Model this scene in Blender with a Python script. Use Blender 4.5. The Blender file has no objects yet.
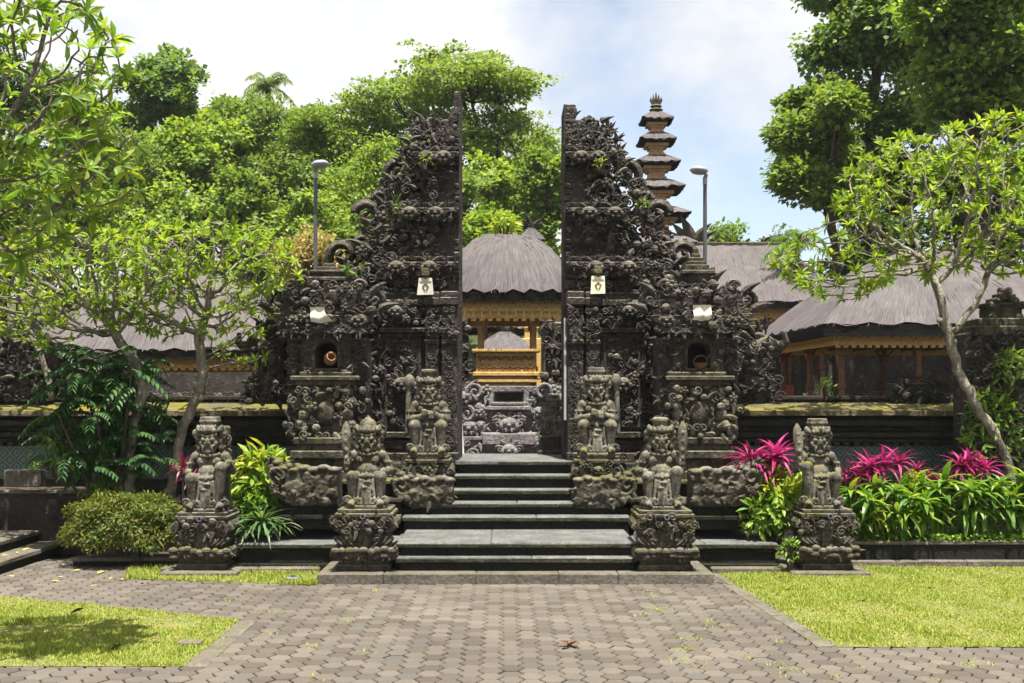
import bpy, math, random
import numpy as np
from math import sin, cos, pi, radians

SC = bpy.context.scene
COL = SC.collection
F = 1129.0          # focal length in photo pixels
EYE = 2.3           # eye height
VX, VY = 504.0, 400.0
X0 = 0.13           # axis of the gate

# ------------------------------------------------------------------ camera
cd = bpy.data.cameras.new('camera'); cam = bpy.data.objects.new('camera', cd); COL.objects.link(cam)
cam.location = (0, 0, EYE); cam.rotation_euler = (radians(90), 0, 0)
cd.sensor_width = 36; cd.lens = 36 * F / 1024
cd.shift_x = 8 / 1024; cd.shift_y = 58.5 / 1024
cd.clip_end = 2000; cd.clip_start = .1
SC.camera = cam
# ------------------------------------------------------------------ light
SUN = np.array([0.06, -0.27, 0.95]); SUN /= np.linalg.norm(SUN)
EL = math.asin(SUN[2]); AZ = math.atan2(SUN[0], SUN[1])
w = bpy.data.worlds.new('World'); SC.world = w; w.use_nodes = True
nt = w.node_tree; nt.nodes.clear()
def wn(t, **k):
    n = nt.nodes.new(t)
    for a, b in k.items(): setattr(n, a, b)
    return n
sky = wn('ShaderNodeTexSky', sky_type='NISHITA', sun_disc=False)
sky.sun_elevation = EL; sky.sun_rotation = AZ
bg1 = wn('ShaderNodeBackground'); bg1.inputs[1].default_value = .075
hsv = wn('ShaderNodeHueSaturation'); hsv.inputs['Saturation'].default_value = .85; hsv.inputs['Value'].default_value = 1.0
nt.links.new(sky.outputs[0], hsv.inputs['Color']); nt.links.new(hsv.outputs[0], bg1.inputs[0])
tc = wn('ShaderNodeTexCoord')
mp = wn('ShaderNodeMapping'); mp.inputs['Scale'].default_value = (1.6, 1.6, 2.6); mp.inputs['Location'].default_value = (4.1, 2.3, 1.7)
nt.links.new(tc.outputs['Generated'], mp.inputs[0])
nz = wn('ShaderNodeTexNoise'); nz.inputs['Scale'].default_value = 1.9; nz.inputs['Detail'].default_value = 9; nz.inputs['Roughness'].default_value = .56
nt.links.new(mp.outputs[0], nz.inputs[0])
rp = wn('ShaderNodeValToRGB'); rp.color_ramp.elements[0].position = .36; rp.color_ramp.elements[1].position = .56
dp = wn('ShaderNodeVectorMath', operation='DOT_PRODUCT'); dv_ = np.array([.235, .93, .24]); dv_ /= np.linalg.norm(dv_); dp.inputs[1].default_value = tuple(dv_)
nt.links.new(tc.outputs['Generated'], dp.inputs[0])
mr = wn('ShaderNodeMapRange'); mr.interpolation_type = 'SMOOTHSTEP'
for q_, v_ in ((1, .962), (2, .998), (3, .07), (4, -.075)): mr.inputs[q_].default_value = v_
nt.links.new(dp.outputs['Value'], mr.inputs[0])
ad = wn('ShaderNodeMath', operation='ADD'); nt.links.new(nz.outputs[0], ad.inputs[0]); nt.links.new(mr.outputs[0], ad.inputs[1])
nt.links.new(ad.outputs[0], rp.inputs[0])   # a clearing in the clouds to the north-east
nz2 = wn('ShaderNodeTexNoise'); nz2.inputs['Scale'].default_value = 3.5; nz2.inputs['Detail'].default_value = 6
nt.links.new(mp.outputs[0], nz2.inputs[0])
rp2 = wn('ShaderNodeValToRGB'); rp2.color_ramp.elements[0].position = .3; rp2.color_ramp.elements[1].position = .62
rp2.color_ramp.elements[0].color = (.80, .82, .86, 1); rp2.color_ramp.elements[1].color = (1, 1, 1, 1)
nt.links.new(nz2.outputs[0], rp2.inputs[0])
bg2 = wn('ShaderNodeBackground'); bg2.inputs[1].default_value = .40
nt.links.new(rp2.outputs[0], bg2.inputs[0])
mx = wn('ShaderNodeMixShader'); nt.links.new(rp.outputs[0], mx.inputs[0])
nt.links.new(bg1.outputs[0], mx.inputs[1]); nt.links.new(bg2.outputs[0], mx.inputs[2])
wo = wn('ShaderNodeOutputWorld'); nt.links.new(mx.outputs[0], wo.inputs[0])
sl = bpy.data.lights.new('sun', 'SUN'); sl.energy = 5.0; sl.angle = radians(.5); sl.color = (1, .95, .87)
so = bpy.data.objects.new('sun', sl); COL.objects.link(so)
from mathutils import Vector, Matrix
so.rotation_euler = Vector(SUN).to_track_quat('Z', 'Y').to_euler(); so.location = tuple(SUN * 60)
vs = SC.view_settings; vs.view_transform = 'Standard'; vs.look = 'None'; vs.gamma = 1; vs.exposure = 1.45
SC.render.engine = 'CYCLES'
cy = SC.cycles; cy.max_bounces = 6; cy.diffuse_bounces = 3; cy.glossy_bounces = 2; cy.transmission_bounces = 4; cy.transparent_max_bounces = 4
cy.use_denoising = True; cy.sample_clamp_indirect = 6

# ------------------------------------------------------------------ helpers
def P(px, py, d):
    return np.array([(px - VX) * d / F, d, EYE - (py - VY) * d / F])
def GX(px, d): return (px - VX) * d / F
def GZ(py, d): return EYE - (py - VY) * d / F
def ground_at(px, py):
    d = EYE * F / (py - VY); return np.array([(px - VX) * d / F, d, 0.0])

class MB:
    """collects shapes, then links them as ONE mesh object"""
    def __init__(s): s.V = []; s.L = []; s.T = []; s.n = 0
    def add(s, V, faces, M=None, t=None):
        V = np.asarray(V, float).reshape(-1, 3)
        if M is not None: V = V @ np.asarray(M).T
        if t is not None: V = V + np.asarray(t)
        if isinstance(faces, tuple): loops, tot = faces
        else:
            loops = np.fromiter((i for f in faces for i in f), np.int64); tot = np.fromiter((len(f) for f in faces), np.int64)
        s.V.append(V); s.L.append(loops + s.n); s.T.append(tot); s.n += len(V)
        return s
    def batch(s, V, faces, Ms, ts):
        """many transformed copies of a template, vectorised"""
        V = np.asarray(V, float); n = len(ts)
        if n == 0: return s
        W = np.einsum('nij,kj->nki', Ms, V) + np.asarray(ts)[:, None, :]
        fl = np.array([i for f in faces for i in f]); ft = np.array([len(f) for f in faces])
        loops = (fl[None] + (np.arange(n) * len(V))[:, None]).ravel()
        s.V.append(W.reshape(-1, 3)); s.L.append(loops + s.n); s.T.append(np.tile(ft, n)); s.n += n * len(V)
        return s
    def mesh(s, name, mirror=False, smooth=False):
        me = bpy.data.meshes.new(name)
        V = np.concatenate(s.V); L = np.concatenate(s.L); T = np.concatenate(s.T)
        st = np.concatenate(([0], np.cumsum(T)[:-1]))
        if mirror:
            V = V * np.array([-1, 1, 1])
            idx = np.repeat(st + T - 1, T) - (np.arange(len(L)) - np.repeat(st, T)); L = L[idx]
        me.vertices.add(len(V)); me.loops.add(len(L)); me.polygons.add(len(T))
        me.vertices.foreach_set('co', V.astype(np.float32).ravel())
        me.loops.foreach_set('vertex_index', L.astype(np.int32))
        me.polygons.foreach_set('loop_start', st.astype(np.int32))
        me.polygons.foreach_set('use_smooth', np.full(len(T), smooth))
        me.update(calc_edges=True)
        return me
    def build(s, name, mat, parent=None, mirror=False, smooth=False):
        me = s.mesh(name, mirror, smooth); me.materials.append(mat)
        o = bpy.data.objects.new(name, me); COL.objects.link(o)
        if parent is not None: o.parent = parent
        return o

def tag(o, label=None, cat=None, group=None, kind=None):
    if label: o['label'] = label
    if cat: o['category'] = cat
    if group: o['group'] = group
    if kind: o['kind'] = kind
    return o
def thing(name, loc, label, cat, group=None, rz=0):
    o = bpy.data.objects.new(name, None); COL.objects.link(o); o.empty_display_size = .2
    o.location = tuple(loc); o.rotation_euler = (0, 0, rz)
    return tag(o, label, cat, group)
def dup(root, loc, rz, label, group=None, scale=None):
    r = root.copy(); COL.objects.link(r); r.location = tuple(loc); r.rotation_euler = (0, 0, rz)
    if scale is not None: r.scale = scale
    r['label'] = label
    if group: r['group'] = group
    for ch in list(root.children):
        c = ch.copy(); COL.objects.link(c); c.parent = r
        for g in ch.children:
            d = g.copy(); COL.objects.link(d); d.parent = c
    return r

def RZ(a): return np.array([[cos(a), -sin(a), 0], [sin(a), cos(a), 0], [0, 0, 1]])
def RX(a): return np.array([[1, 0, 0], [0, cos(a), -sin(a)], [0, sin(a), cos(a)]])
def RY(a): return np.array([[cos(a), 0, sin(a)], [0, 1, 0], [-sin(a), 0, cos(a)]])

def box(x0, x1, y0, y1, z0, z1, b=0.0):
    if b <= 0:
        V = [(x, y, z) for z in (z0, z1) for y in (y0, y1) for x in (x0, x1)]
        return V, [(0, 2, 3, 1), (4, 5, 7, 6), (0, 1, 5, 4), (2, 6, 7, 3), (0, 4, 6, 2), (1, 3, 7, 5)]
    b = min(b, (x1 - x0) / 2.1, (y1 - y0) / 2.1, (z1 - z0) / 2.1)
    def ring(i, z): 
        a, c, e, f = x0 + i, x1 - i, y0 + i, y1 - i
        return [(a + b, e, z), (c - b, e, z), (c, e + b, z), (c, f - b, z), (c - b, f, z), (a + b, f, z), (a, f - b, z), (a, e + b, z)]
    V = ring(b, z0) + ring(0, z0 + b) + ring(0, z1 - b) + ring(b, z1)
    Fs = [tuple(range(7, -1, -1)), tuple(range(24, 32))]
    for r in range(3):
        for k in range(8):
            Fs.append((r * 8 + k, r * 8 + (k + 1) % 8, r * 8 + 8 + (k + 1) % 8, r * 8 + 8 + k))
    return V, Fs
def frustum(w0, d0, w1, d1, z0, z1, cx=0, cyy=0):
    V = [(cx - w0, cyy - d0, z0), (cx + w0, cyy - d0, z0), (cx + w0, cyy + d0, z0), (cx - w0, cyy + d0, z0),
         (cx - w1, cyy - d1, z1), (cx + w1, cyy - d1, z1), (cx + w1, cyy + d1, z1), (cx - w1, cyy + d1, z1)]
    return V, [(3, 2, 1, 0), (4, 5, 6, 7), (0, 1, 5, 4), (1, 2, 6, 5), (2, 3, 7, 6), (3, 0, 4, 7)]
def tube(pts, rad, n=6, flat=1.0, cap=True):
    pts = np.asarray(pts, float); m = len(pts)
    rad = np.full(m, rad) if np.isscalar(rad) else np.asarray(rad, float)
    tg = np.gradient(pts, axis=0); tg /= np.linalg.norm(tg, axis=1)[:, None] + 1e-9
    ref = np.array([0, 1., 0]) if abs(tg[:, 1]).mean() < .8 else np.array([1., 0, 0])
    A = np.cross(tg, ref); A /= np.linalg.norm(A, axis=1)[:, None] + 1e-9
    B = np.cross(tg, A)
    th = np.arange(n) * 2 * pi / n
    V = pts[:, None] + rad[:, None, None] * (np.cos(th)[None, :, None] * A[:, None] + flat * np.sin(th)[None, :, None] * B[:, None])
    V = V.reshape(-1, 3)
    i, k = np.meshgrid(np.arange(m - 1), np.arange(n), indexing='ij'); k2 = (k + 1) % n
    Q = np.stack([i * n + k, i * n + k2, (i + 1) * n + k2, (i + 1) * n + k], -1).reshape(-1)
    L = [Q]; T = [np.full((m - 1) * n, 4)]
    if cap:
        L += [np.arange(n)[::-1], (m - 1) * n + np.arange(n)]; T += [np.array([n, n])]
    return V, (np.concatenate(L), np.concatenate(T))
def ball(c, r, nu=8, nv=6):
    r = (r, r, r) if np.isscalar(r) else r
    V = [(0, 0, -1)]
    for j in range(1, nv):
        t = -pi / 2 + pi * j / nv
        for i in range(nu): V.append((cos(t) * cos(2 * pi * i / nu), cos(t) * sin(2 * pi * i / nu), sin(t)))
    V.append((0, 0, 1)); V = np.array(V) * np.array(r) + np.array(c)
    Fs = []
    for i in range(nu): Fs.append((0, 1 + (i + 1) % nu, 1 + i))
    for j in range(nv - 2):
        for i in range(nu):
            a = 1 + j * nu; Fs.append((a + i, a + (i + 1) % nu, a + nu + (i + 1) % nu, a + nu + i))
    a = 1 + (nv - 2) * nu; top = len(V) - 1
    for i in range(nu): Fs.append((a + i, a + (i + 1) % nu, top))
    return V, Fs
def capsule(p, q, r1, r2, n=10):
    p = np.array(p, float); q = np.array(q, float); ax = q - p; L = np.linalg.norm(ax); ax /= L
    ts = [-r1 * .98, -r1 * .7, -r1 * .3, 0, L / 2, L, L + r2 * .3, L + r2 * .7, L + r2 * .98]
    rs = [r1 * .2, r1 * .71, r1 * .95, r1, (r1 + r2) / 2, r2, r2 * .95, r2 * .71, r2 * .2]
    return tube([p + ax * t for t in ts], rs, n)
def lathe(prof, n=16, c=(0, 0, 0)):
    V = [(c[0] + r * cos(2 * pi * k / n), c[1] + r * sin(2 * pi * k / n), c[2] + z) for r, z in prof for k in range(n)]
    Fs = [(j * n + k, j * n + (k + 1) % n, j * n + n + (k + 1) % n, j * n + n + k) for j in range(len(prof) - 1) for k in range(n)]
    Fs.append(tuple(range(n - 1, -1, -1))); Fs.append(tuple((len(prof) - 1) * n + k for k in range(n)))
    return V, Fs
def prism(poly, y0, y1):
    """outline in xz, thickness in y"""
    n = len(poly); V = [(x, y0, z) for x, z in poly] + [(x, y1, z) for x, z in poly]
    Fs = [tuple(range(n)), tuple(range(2 * n - 1, n - 1, -1))] + [(i + n, (i + 1) % n + n, (i + 1) % n, i) for i in range(n)]
    return V, Fs
def prismz(poly, z0, z1):
    n = len(poly); V = [(x, y, z0) for x, y in poly] + [(x, y, z1) for x, y in poly]
    Fs = [tuple(range(n - 1, -1, -1)), tuple(range(n, 2 * n))] + [(i, (i + 1) % n, (i + 1) % n + n, i + n) for i in range(n)]
    return V, Fs

# ------------------------------------------------------------------ materials
def new_mat(name):
    m = bpy.data.materials.new(name); m.use_nodes = True
    t = m.node_tree; b = t.nodes['Principled BSDF']; return m, t, b
def N(t, typ, ins=None, **k):
    n = t.nodes.new(typ)
    for a, b in k.items(): setattr(n, a, b)
    for a, b in (ins or {}).items():
        if hasattr(b, 'is_output') or isinstance(b, bpy.types.NodeSocket): t.links.new(b, n.inputs[a])
        else: n.inputs[a].default_value = b
    return n
def ramp(t, src, stops):
    r = t.nodes.new('ShaderNodeValToRGB'); e = r.color_ramp.elements
    while len(e) < len(stops): e.new(.5)
    for el, (p, c) in zip(e, stops):
        el.position = p; el.color = (*c, 1) if not np.isscalar(c) else (c, c, c, 1)
    t.links.new(src, r.inputs[0]); return r.outputs[0]
def mixc(t, f, a, b, mode='MIX'):
    n = t.nodes.new('ShaderNodeMix'); n.data_type = 'RGBA'; n.blend_type = mode
    for i, v in ((0, f), (6, a), (7, b)):
        if isinstance(v, bpy.types.NodeSocket): t.links.new(v, n.inputs[i])
        else: n.inputs[i].default_value = v if np.isscalar(v) else (*v, 1)
    return n.outputs[2]
def math_(t, op, a, b=0.0):
    n = t.nodes.new('ShaderNodeMath'); n.operation = op
    for i, v in ((0, a), (1, b)):
        if isinstance(v, bpy.types.NodeSocket): t.links.new(v, n.inputs[i])
        else: n.inputs[i].default_value = v
    return n.outputs[0]
def noise(t, vec, scale, detail=6, rough=.6, dist=0):
    n = N(t, 'ShaderNodeTexNoise', {'Scale': scale, 'Detail': detail, 'Roughness': rough, 'Distortion': dist})
    t.links.new(vec, n.inputs['Vector']); return n.outputs[0]

def stone_mat(name, dark, light, moss=.4, lichen=.3, bump=.6, mossc=(.13, .135, .02), top_light=0.0, stain=0.0):
    m, t, b = new_mat(name)
    g = N(t, 'ShaderNodeNewGeometry'); pos = g.outputs['Position']
    n1 = noise(t, pos, 2.6, 8, .7); n2 = noise(t, pos, 21, 6, .65); n3 = noise(t, pos, 75, 3, .6)
    c = ramp(t, n1, [(.3, dark), (.7, light)])
    c = mixc(t, .75, c, ramp(t, n2, [(.3, .4), (.72, 1.45)]), 'MULTIPLY')
    if lichen > 0:
        li = ramp(t, noise(t, pos, 6.5, 8, .75, .4), [(.56, 0.0), (.66, 1.0)])
        c = mixc(t, math_(t, 'MULTIPLY', li, lichen), c, (.30, .285, .235))
    if stain > 0:     # blackened patches and runs of old algae
        mpv = N(t, 'ShaderNodeMapping', {'Vector': pos, 'Scale': (7.0, 7.0, 2.6)}).outputs[0]
        sm = ramp(t, noise(t, mpv, 1.0, 8, .72, .5), [(.46, 0.0), (.6, 1.0)])
        c = mixc(t, math_(t, 'MULTIPLY', sm, stain), c, (.014, .013, .009))
    if top_light > 0:      # light on upward faces put into the colour as pale patches, broken by noise
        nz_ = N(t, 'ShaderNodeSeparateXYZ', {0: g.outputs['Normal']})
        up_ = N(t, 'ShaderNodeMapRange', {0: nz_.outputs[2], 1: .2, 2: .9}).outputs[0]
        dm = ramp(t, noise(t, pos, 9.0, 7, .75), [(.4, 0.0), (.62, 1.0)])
        c = mixc(t, math_(t, 'MULTIPLY', math_(t, 'MULTIPLY', up_, dm), top_light), c, (.27, .25, .215))
    if moss > 0:
        nx = N(t, 'ShaderNodeSeparateXYZ', {0: g.outputs['Normal']})
        up = N(t, 'ShaderNodeMapRange', {0: nx.outputs[2], 1: .25, 2: .95}).outputs[0]
        mm = ramp(t, noise(t, pos, 1.7, 7, .7), [(.44, 0.0), (.6, 1.0)])
        fac = math_(t, 'MULTIPLY', math_(t, 'MULTIPLY', up, mm), moss)
        mc = mixc(t, n2, mossc, (mossc[0] * .45, mossc[1] * .5, mossc[2] * .5))
        c = mixc(t, fac, c, mc)
        side = ramp(t, noise(t, pos, 2.2, 6, .7, .3), [(.6, 0.0), (.72, 1.0)])
        c = mixc(t, math_(t, 'MULTIPLY', side, moss * .45), c, (mossc[0] * .55, mossc[1] * .62, mossc[2] * .8))
    t.links.new(c, b.inputs['Base Color']); b.inputs['Roughness'].default_value = .93
    b.inputs['Specular IOR Level'].default_value = .2
    vo = N(t, 'ShaderNodeTexVoronoi', {'Vector': pos, 'Scale': 24.0, 'Randomness': 1.0})
    h = math_(t, 'ADD', math_(t, 'ADD', n2, math_(t, 'MULTIPLY', n3, .5)), math_(t, 'MULTIPLY', vo.outputs[0], -.6))
    bp = N(t, 'ShaderNodeBump', {'Strength': bump, 'Distance': .03, 'Height': h}); t.links.new(bp.outputs[0], b.inputs['Normal'])
    return m
def leaf_mat(name, cols, trans=.4, rough=.5, spec=.35, glow=(1.5, 1.45, .6)):
    m, t, b = new_mat(name)
    g = N(t, 'ShaderNodeNewGeometry'); oi = N(t, 'ShaderNodeObjectInfo')
    r = math_(t, 'FRACT', math_(t, 'ADD', g.outputs['Random Per Island'], math_(t, 'MULTIPLY', oi.outputs['Random'], .13)))
    n1 = noise(t, g.outputs['Position'], .9, 3, .5)
    f = math_(t, 'ADD', math_(t, 'MULTIPLY', r, .7), math_(t, 'MULTIPLY', n1, .3))
    k = len(cols); c = ramp(t, f, [(.08 + .84 * i / max(1, k - 1), cc) for i, cc in enumerate(cols)])
    t.links.new(c, b.inputs['Base Color']); b.inputs['Roughness'].default_value = rough; b.inputs['Specular IOR Level'].default_value = spec
    tr = N(t, 'ShaderNodeBsdfTranslucent')
    c2 = mixc(t, 1.0, c, glow, 'MULTIPLY'); t.links.new(c2, tr.inputs[0])
    ms = N(t, 'ShaderNodeMixShader', {0: trans}); t.links.new(b.outputs[0], ms.inputs[1]); t.links.new(tr.outputs[0], ms.inputs[2])
    t.links.new(ms.outputs[0], t.nodes['Material Output'].inputs[0]); return m
def noisy_mat(name, a, c2, scale=8, rough=.8, bump=.2, dist=.01, spec=.3, stretch=None):
    m, t, b = new_mat(name); g = N(t, 'ShaderNodeNewGeometry'); v = g.outputs['Position']
    if stretch is not None:
        tcx = N(t, 'ShaderNodeTexCoord'); v = N(t, 'ShaderNodeMapping', {'Vector': tcx.outputs['Object'], 'Scale': stretch}).outputs[0]
    n1 = noise(t, v, scale, 7, .65); c = ramp(t, n1, [(.32, a), (.68, c2)])
    t.links.new(c, b.inputs['Base Color']); b.inputs['Roughness'].default_value = rough; b.inputs['Specular IOR Level'].default_value = spec
    if bump: 
        bp = N(t, 'ShaderNodeBump', {'Strength': bump, 'Distance': dist, 'Height': noise(t, v, scale * 3, 5, .6)}); t.links.new(bp.outputs[0], b.inputs['Normal'])
    return m

M = {}
M['gate'] = stone_mat('gate_stone', (.012, .010, .009), (.066, .056, .049), .4, .34, .65, top_light=.85)
M['statue'] = stone_mat('statue_stone', (.022, .020, .015), (.185, .17, .135), 1.0, .42, .32, (.15, .14, .014), top_light=.6, stain=.85)
M['pedestal'] = stone_mat('pedestal_stone', (.015, .013, .010), (.10, .088, .066), .9, .28, .5, (.13, .125, .014), top_light=.65, stain=.7)
M['inner'] = stone_mat('grey_carved_stone', (.10, .092, .09), (.27, .25, .245), .15, .25, .5)
M['wall'] = stone_mat('wall_stone', (.015, .014, .012), (.05, .046, .038), .35, .1, .5, (.10, .12, .02))
M['ledge'] = stone_mat('mossy_ledge', (.05, .042, .024), (.15, .128, .075), .95, .2, .8, (.21, .18, .018))
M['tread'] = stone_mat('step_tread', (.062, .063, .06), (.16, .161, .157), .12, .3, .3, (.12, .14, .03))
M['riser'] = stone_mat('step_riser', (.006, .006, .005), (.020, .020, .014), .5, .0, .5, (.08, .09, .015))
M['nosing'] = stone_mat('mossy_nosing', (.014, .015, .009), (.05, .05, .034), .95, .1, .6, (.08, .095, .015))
M['slab'] = stone_mat('base_slab', (.06, .052, .041), (.15, .135, .11), .3, .2, .3)
M['kerb'] = stone_mat('kerb_stone', (.075, .063, .05), (.16, .14, .115), .3, .2, .35)
M['earth'] = noisy_mat('earth', (.035, .028, .018), (.09, .07, .045), 6, .95, .5, .04)
M['hill'] = noisy_mat('wooded_ground', (.02, .028, .008), (.06, .07, .02), 1.2, .95, .5, .05)
M['gold'] = noisy_mat('gilded_wood', (.36, .205, .055), (.60, .405, .14), 14, .5, .6, .02, .5)
M['brown_wood'] = noisy_mat('brown_wood', (.07, .034, .014), (.17, .082, .032), 10, .6, .3, .01, .3)
M['faded_brick'] = noisy_mat('faded_carved_brick', (.26, .16, .08), (.46, .31, .17), 9, .7, .6, .02)
M['red_wood'] = noisy_mat('red_painted_wood', (.20, .035, .02), (.33, .07, .03), 10, .6, .2, .01)
M['black'] = noisy_mat('black_fibre', (.008, .007, .007), (.025, .022, .02), 20, .95, .6, .03, .1)
M['bark'] = stone_mat('plumeria_bark', (.11, .098, .073), (.34, .31, .25), .45, .5, .6, (.12, .13, .03), stain=.55)
M['bark_dark'] = stone_mat('dark_bark', (.035, .026, .018), (.10, .078, .055), .35, .15, .6, (.06, .08, .02))
M['metal'] = noisy_mat('grey_post_paint', (.05, .052, .055), (.075, .078, .08), 5, .5, .05, .002, .5)
M['lamp'] = noisy_mat('lamp_grey', (.22, .23, .27), (.30, .31, .34), 5, .35, .02, .002, .5)
M['cloth'] = noisy_mat('white_cloth', (.40, .385, .32), (.58, .56, .49), 9, .85, .2, .006, .2)
M['palmweave'] = noisy_mat('plaited_palm_leaf', (.55, .52, .33), (.78, .75, .6), 30, .8, .3, .006)
M['clay'] = noisy_mat('clay', (.16, .075, .03), (.26, .13, .055), 14, .7, .2, .005)
M['pale'] = noisy_mat('pale_pole', (.30, .30, .29), (.45, .45, .44), 6, .55, .1, .004)
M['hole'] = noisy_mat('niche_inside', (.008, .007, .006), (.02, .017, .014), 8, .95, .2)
M['tile'] = None
M['pipe'] = noisy_mat('grey_pipe', (.06, .065, .07), (.12, .13, .14), 12, .5, .05, .003, .5)
def thatch():
    m, t, b = new_mat('thatch'); tcx = N(t, 'ShaderNodeTexCoord')
    uv = N(t, 'ShaderNodeAttribute', attribute_name='strand')
    v = N(t, 'ShaderNodeMapping', {'Vector': uv.outputs['Vector'], 'Scale': (38.0, 2.2, 1.0)}).outputs[0]
    n1 = noise(t, v, 1.0, 8, .7); n2 = noise(t, tcx.outputs['Object'], .9, 6, .65)
    v3 = N(t, 'ShaderNodeMapping', {'Vector': uv.outputs['Vector'], 'Scale': (60.0, 7.0, 1.0)}).outputs[0]
    n3 = noise(t, v3, 1.0, 4, .7)
    c = ramp(t, n1, [(.25, (.048, .042, .041)), (.5, (.108, .096, .096)), (.75, (.18, .162, .16))])
    c = mixc(t, .5, c, ramp(t, n2, [(.3, .6), (.7, 1.3)]), 'MULTIPLY')
    c = mixc(t, .4, c, ramp(t, n3, [(.3, .5), (.7, 1.4)]), 'MULTIPLY')
    mo = ramp(t, noise(t, tcx.outputs['Object'], 1.3, 7, .7, .4), [(.56, 0.0), (.7, 1.0)]); c = mixc(t, math_(t, 'MULTIPLY', mo, .45), c, (.075, .075, .05))
    t.links.new(c, b.inputs['Base Color']); b.inputs['Roughness'].default_value = .95; b.inputs['Specular IOR Level'].default_value = .1
    bp = N(t, 'ShaderNodeBump', {'Strength': .45, 'Distance': .03, 'Height': math_(t, 'ADD', n1, n3)}); t.links.new(bp.outputs[0], b.inputs['Normal'])
    return m
M['thatch'] = thatch()
def tile_mat():
    m, t, b = new_mat('glazed_tile_band'); g = N(t, 'ShaderNodeNewGeometry')
    sep = N(t, 'ShaderNodeSeparateXYZ', {0: g.outputs['Position']})
    u = math_(t, 'ABSOLUTE', math_(t, 'SUBTRACT', math_(t, 'FRACT', math_(t, 'MULTIPLY', sep.outputs[0], 4.5)), .5))
    v = math_(t, 'ABSOLUTE', math_(t, 'SUBTRACT', math_(t, 'FRACT', math_(t, 'MULTIPLY', sep.outputs[2], 4.5)), .5))
    d = math_(t, 'ADD', u, v); tri = math_(t, 'FRACT', math_(t, 'MULTIPLY', d, 3.0))
    c = ramp(t, tri, [(.35, (.018, .04, .038)), (.5, (.07, .15, .13)), (.65, (.10, .17, .15)), (.8, (.03, .06, .05))])
    c = mixc(t, .6, c, ramp(t, noise(t, g.outputs['Position'], 14, 5, .6), [(.3, .35), (.7, 1.2)]), 'MULTIPLY')
    t.links.new(c, b.inputs['Base Color']); b.inputs['Roughness'].default_value = .35; return m
M['tile'] = tile_mat()
def paving_mat():
    m, t, b = new_mat('hex_paver'); g = N(t, 'ShaderNodeNewGeometry'); pos = g.outputs['Position']
    r = g.outputs['Random Per Island']
    c = ramp(t, r, [(.0, (.072, .06, .047)), (.4, (.10, .085, .068)), (.75, (.125, .107, .086)), (1, (.088, .079, .067))])
    c = mixc(t, .8, c, ramp(t, noise(t, pos, .55, 6, .6), [(.3, .72), (.7, 1.16)]), 'MULTIPLY')
    c = mixc(t, .7, c, ramp(t, noise(t, pos, 60, 5, .7), [(.3, .7), (.7, 1.25)]), 'MULTIPLY')
    st = ramp(t, noise(t, pos, 2.3, 7, .7, .3), [(.58, 0.0), (.72, 1.0)])
    c = mixc(t, math_(t, 'MULTIPLY', st, .35), c, (.12, .11, .075))
    t.links.new(c, b.inputs['Base Color']); b.inputs['Roughness'].default_value = .85; b.inputs['Specular IOR Level'].default_value = .25
    bp = N(t, 'ShaderNodeBump', {'Strength': .4, 'Distance': .008, 'Height': noise(t, pos, 70, 5, .7)}); t.links.new(bp.outputs[0], b.inputs['Normal'])
    return m
M['paver'] = paving_mat()
M['joint'] = noisy_mat('joint_soil', (.03, .027, .018), (.075, .068, .04), 9, .95, .4, .01)
M['lawn'] = noisy_mat('lawn_soil', (.08, .10, .02), (.17, .15, .05), 3, .95, .5, .02)
M['grass'] = leaf_mat('grass_blades', [(.115, .185, .03), (.19, .255, .042), (.285, .315, .062), (.345, .31, .09)], .35, .6, .2)
M['l_plum'] = leaf_mat('plumeria_leaves', [(.085, .165, .02), (.155, .25, .027), (.245, .33, .036), (.36, .405, .055)], .5, .5, .25, (1.4, 1.4, .6))
M['l_fg'] = leaf_mat('near_plumeria_leaves', [(.07, .145, .026), (.125, .215, .032), (.20, .29, .042), (.31, .36, .06)], .5, .45, .3, (1.4, 1.4, .6))
M['l_hill1'] = leaf_mat('broad_tree_leaves', [(.06, .11, .024), (.105, .175, .035), (.165, .245, .045), (.25, .315, .065)], .42, .55)
M['l_hill2'] = leaf_mat('bright_tree_leaves', [(.085, .155, .028), (.145, .235, .038), (.215, .305, .05), (.31, .37, .075)], .45, .55)
M['l_dark'] = leaf_mat('dark_tree_leaves', [(.02, .045, .01), (.038, .08, .014), (.07, .13, .02), (.12, .18, .025)], .25, .5)
M['l_dark2'] = leaf_mat('forest_tree_leaves', [(.045, .09, .028), (.085, .155, .038), (.135, .22, .048), (.22, .30, .065)], .42, .5)
M['l_mid'] = leaf_mat('drooping_tree_leaves', [(.07, .13, .036), (.125, .21, .048), (.19, .29, .062), (.30, .375, .085)], .55, .45)
M['l_rain'] = leaf_mat('rain_tree_leaves', [(.08, .14, .035), (.13, .205, .05), (.19, .265, .06), (.27, .33, .075)], .5, .6)
M['l_philo'] = leaf_mat('glossy_dark_leaves', [(.015, .045, .014), (.03, .08, .02), (.055, .125, .026)], .2, .5, .22)
M['l_green'] = leaf_mat('shrub_green_leaves', [(.04, .10, .014), (.08, .17, .018), (.14, .25, .025), (.24, .32, .03)], .35, .4)
M['l_yellow'] = leaf_mat('yellow_green_leaves', [(.07, .15, .014), (.16, .26, .02), (.30, .36, .028), (.42, .40, .05)], .4, .45)
M['l_pink'] = leaf_mat('magenta_leaves', [(.05, .035, .018), (.16, .008, .045), (.32, .012, .11), (.44, .03, .18), (.48, .14, .22)], .32, .45, .25, (1.35, 1.2, 1.3))
M['l_red'] = leaf_mat('dark_red_leaves', [(.05, .006, .016), (.14, .01, .035), (.30, .018, .09), (.48, .05, .18)], .3, .4, .35, (1.4, 1.2, 1.3))
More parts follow.
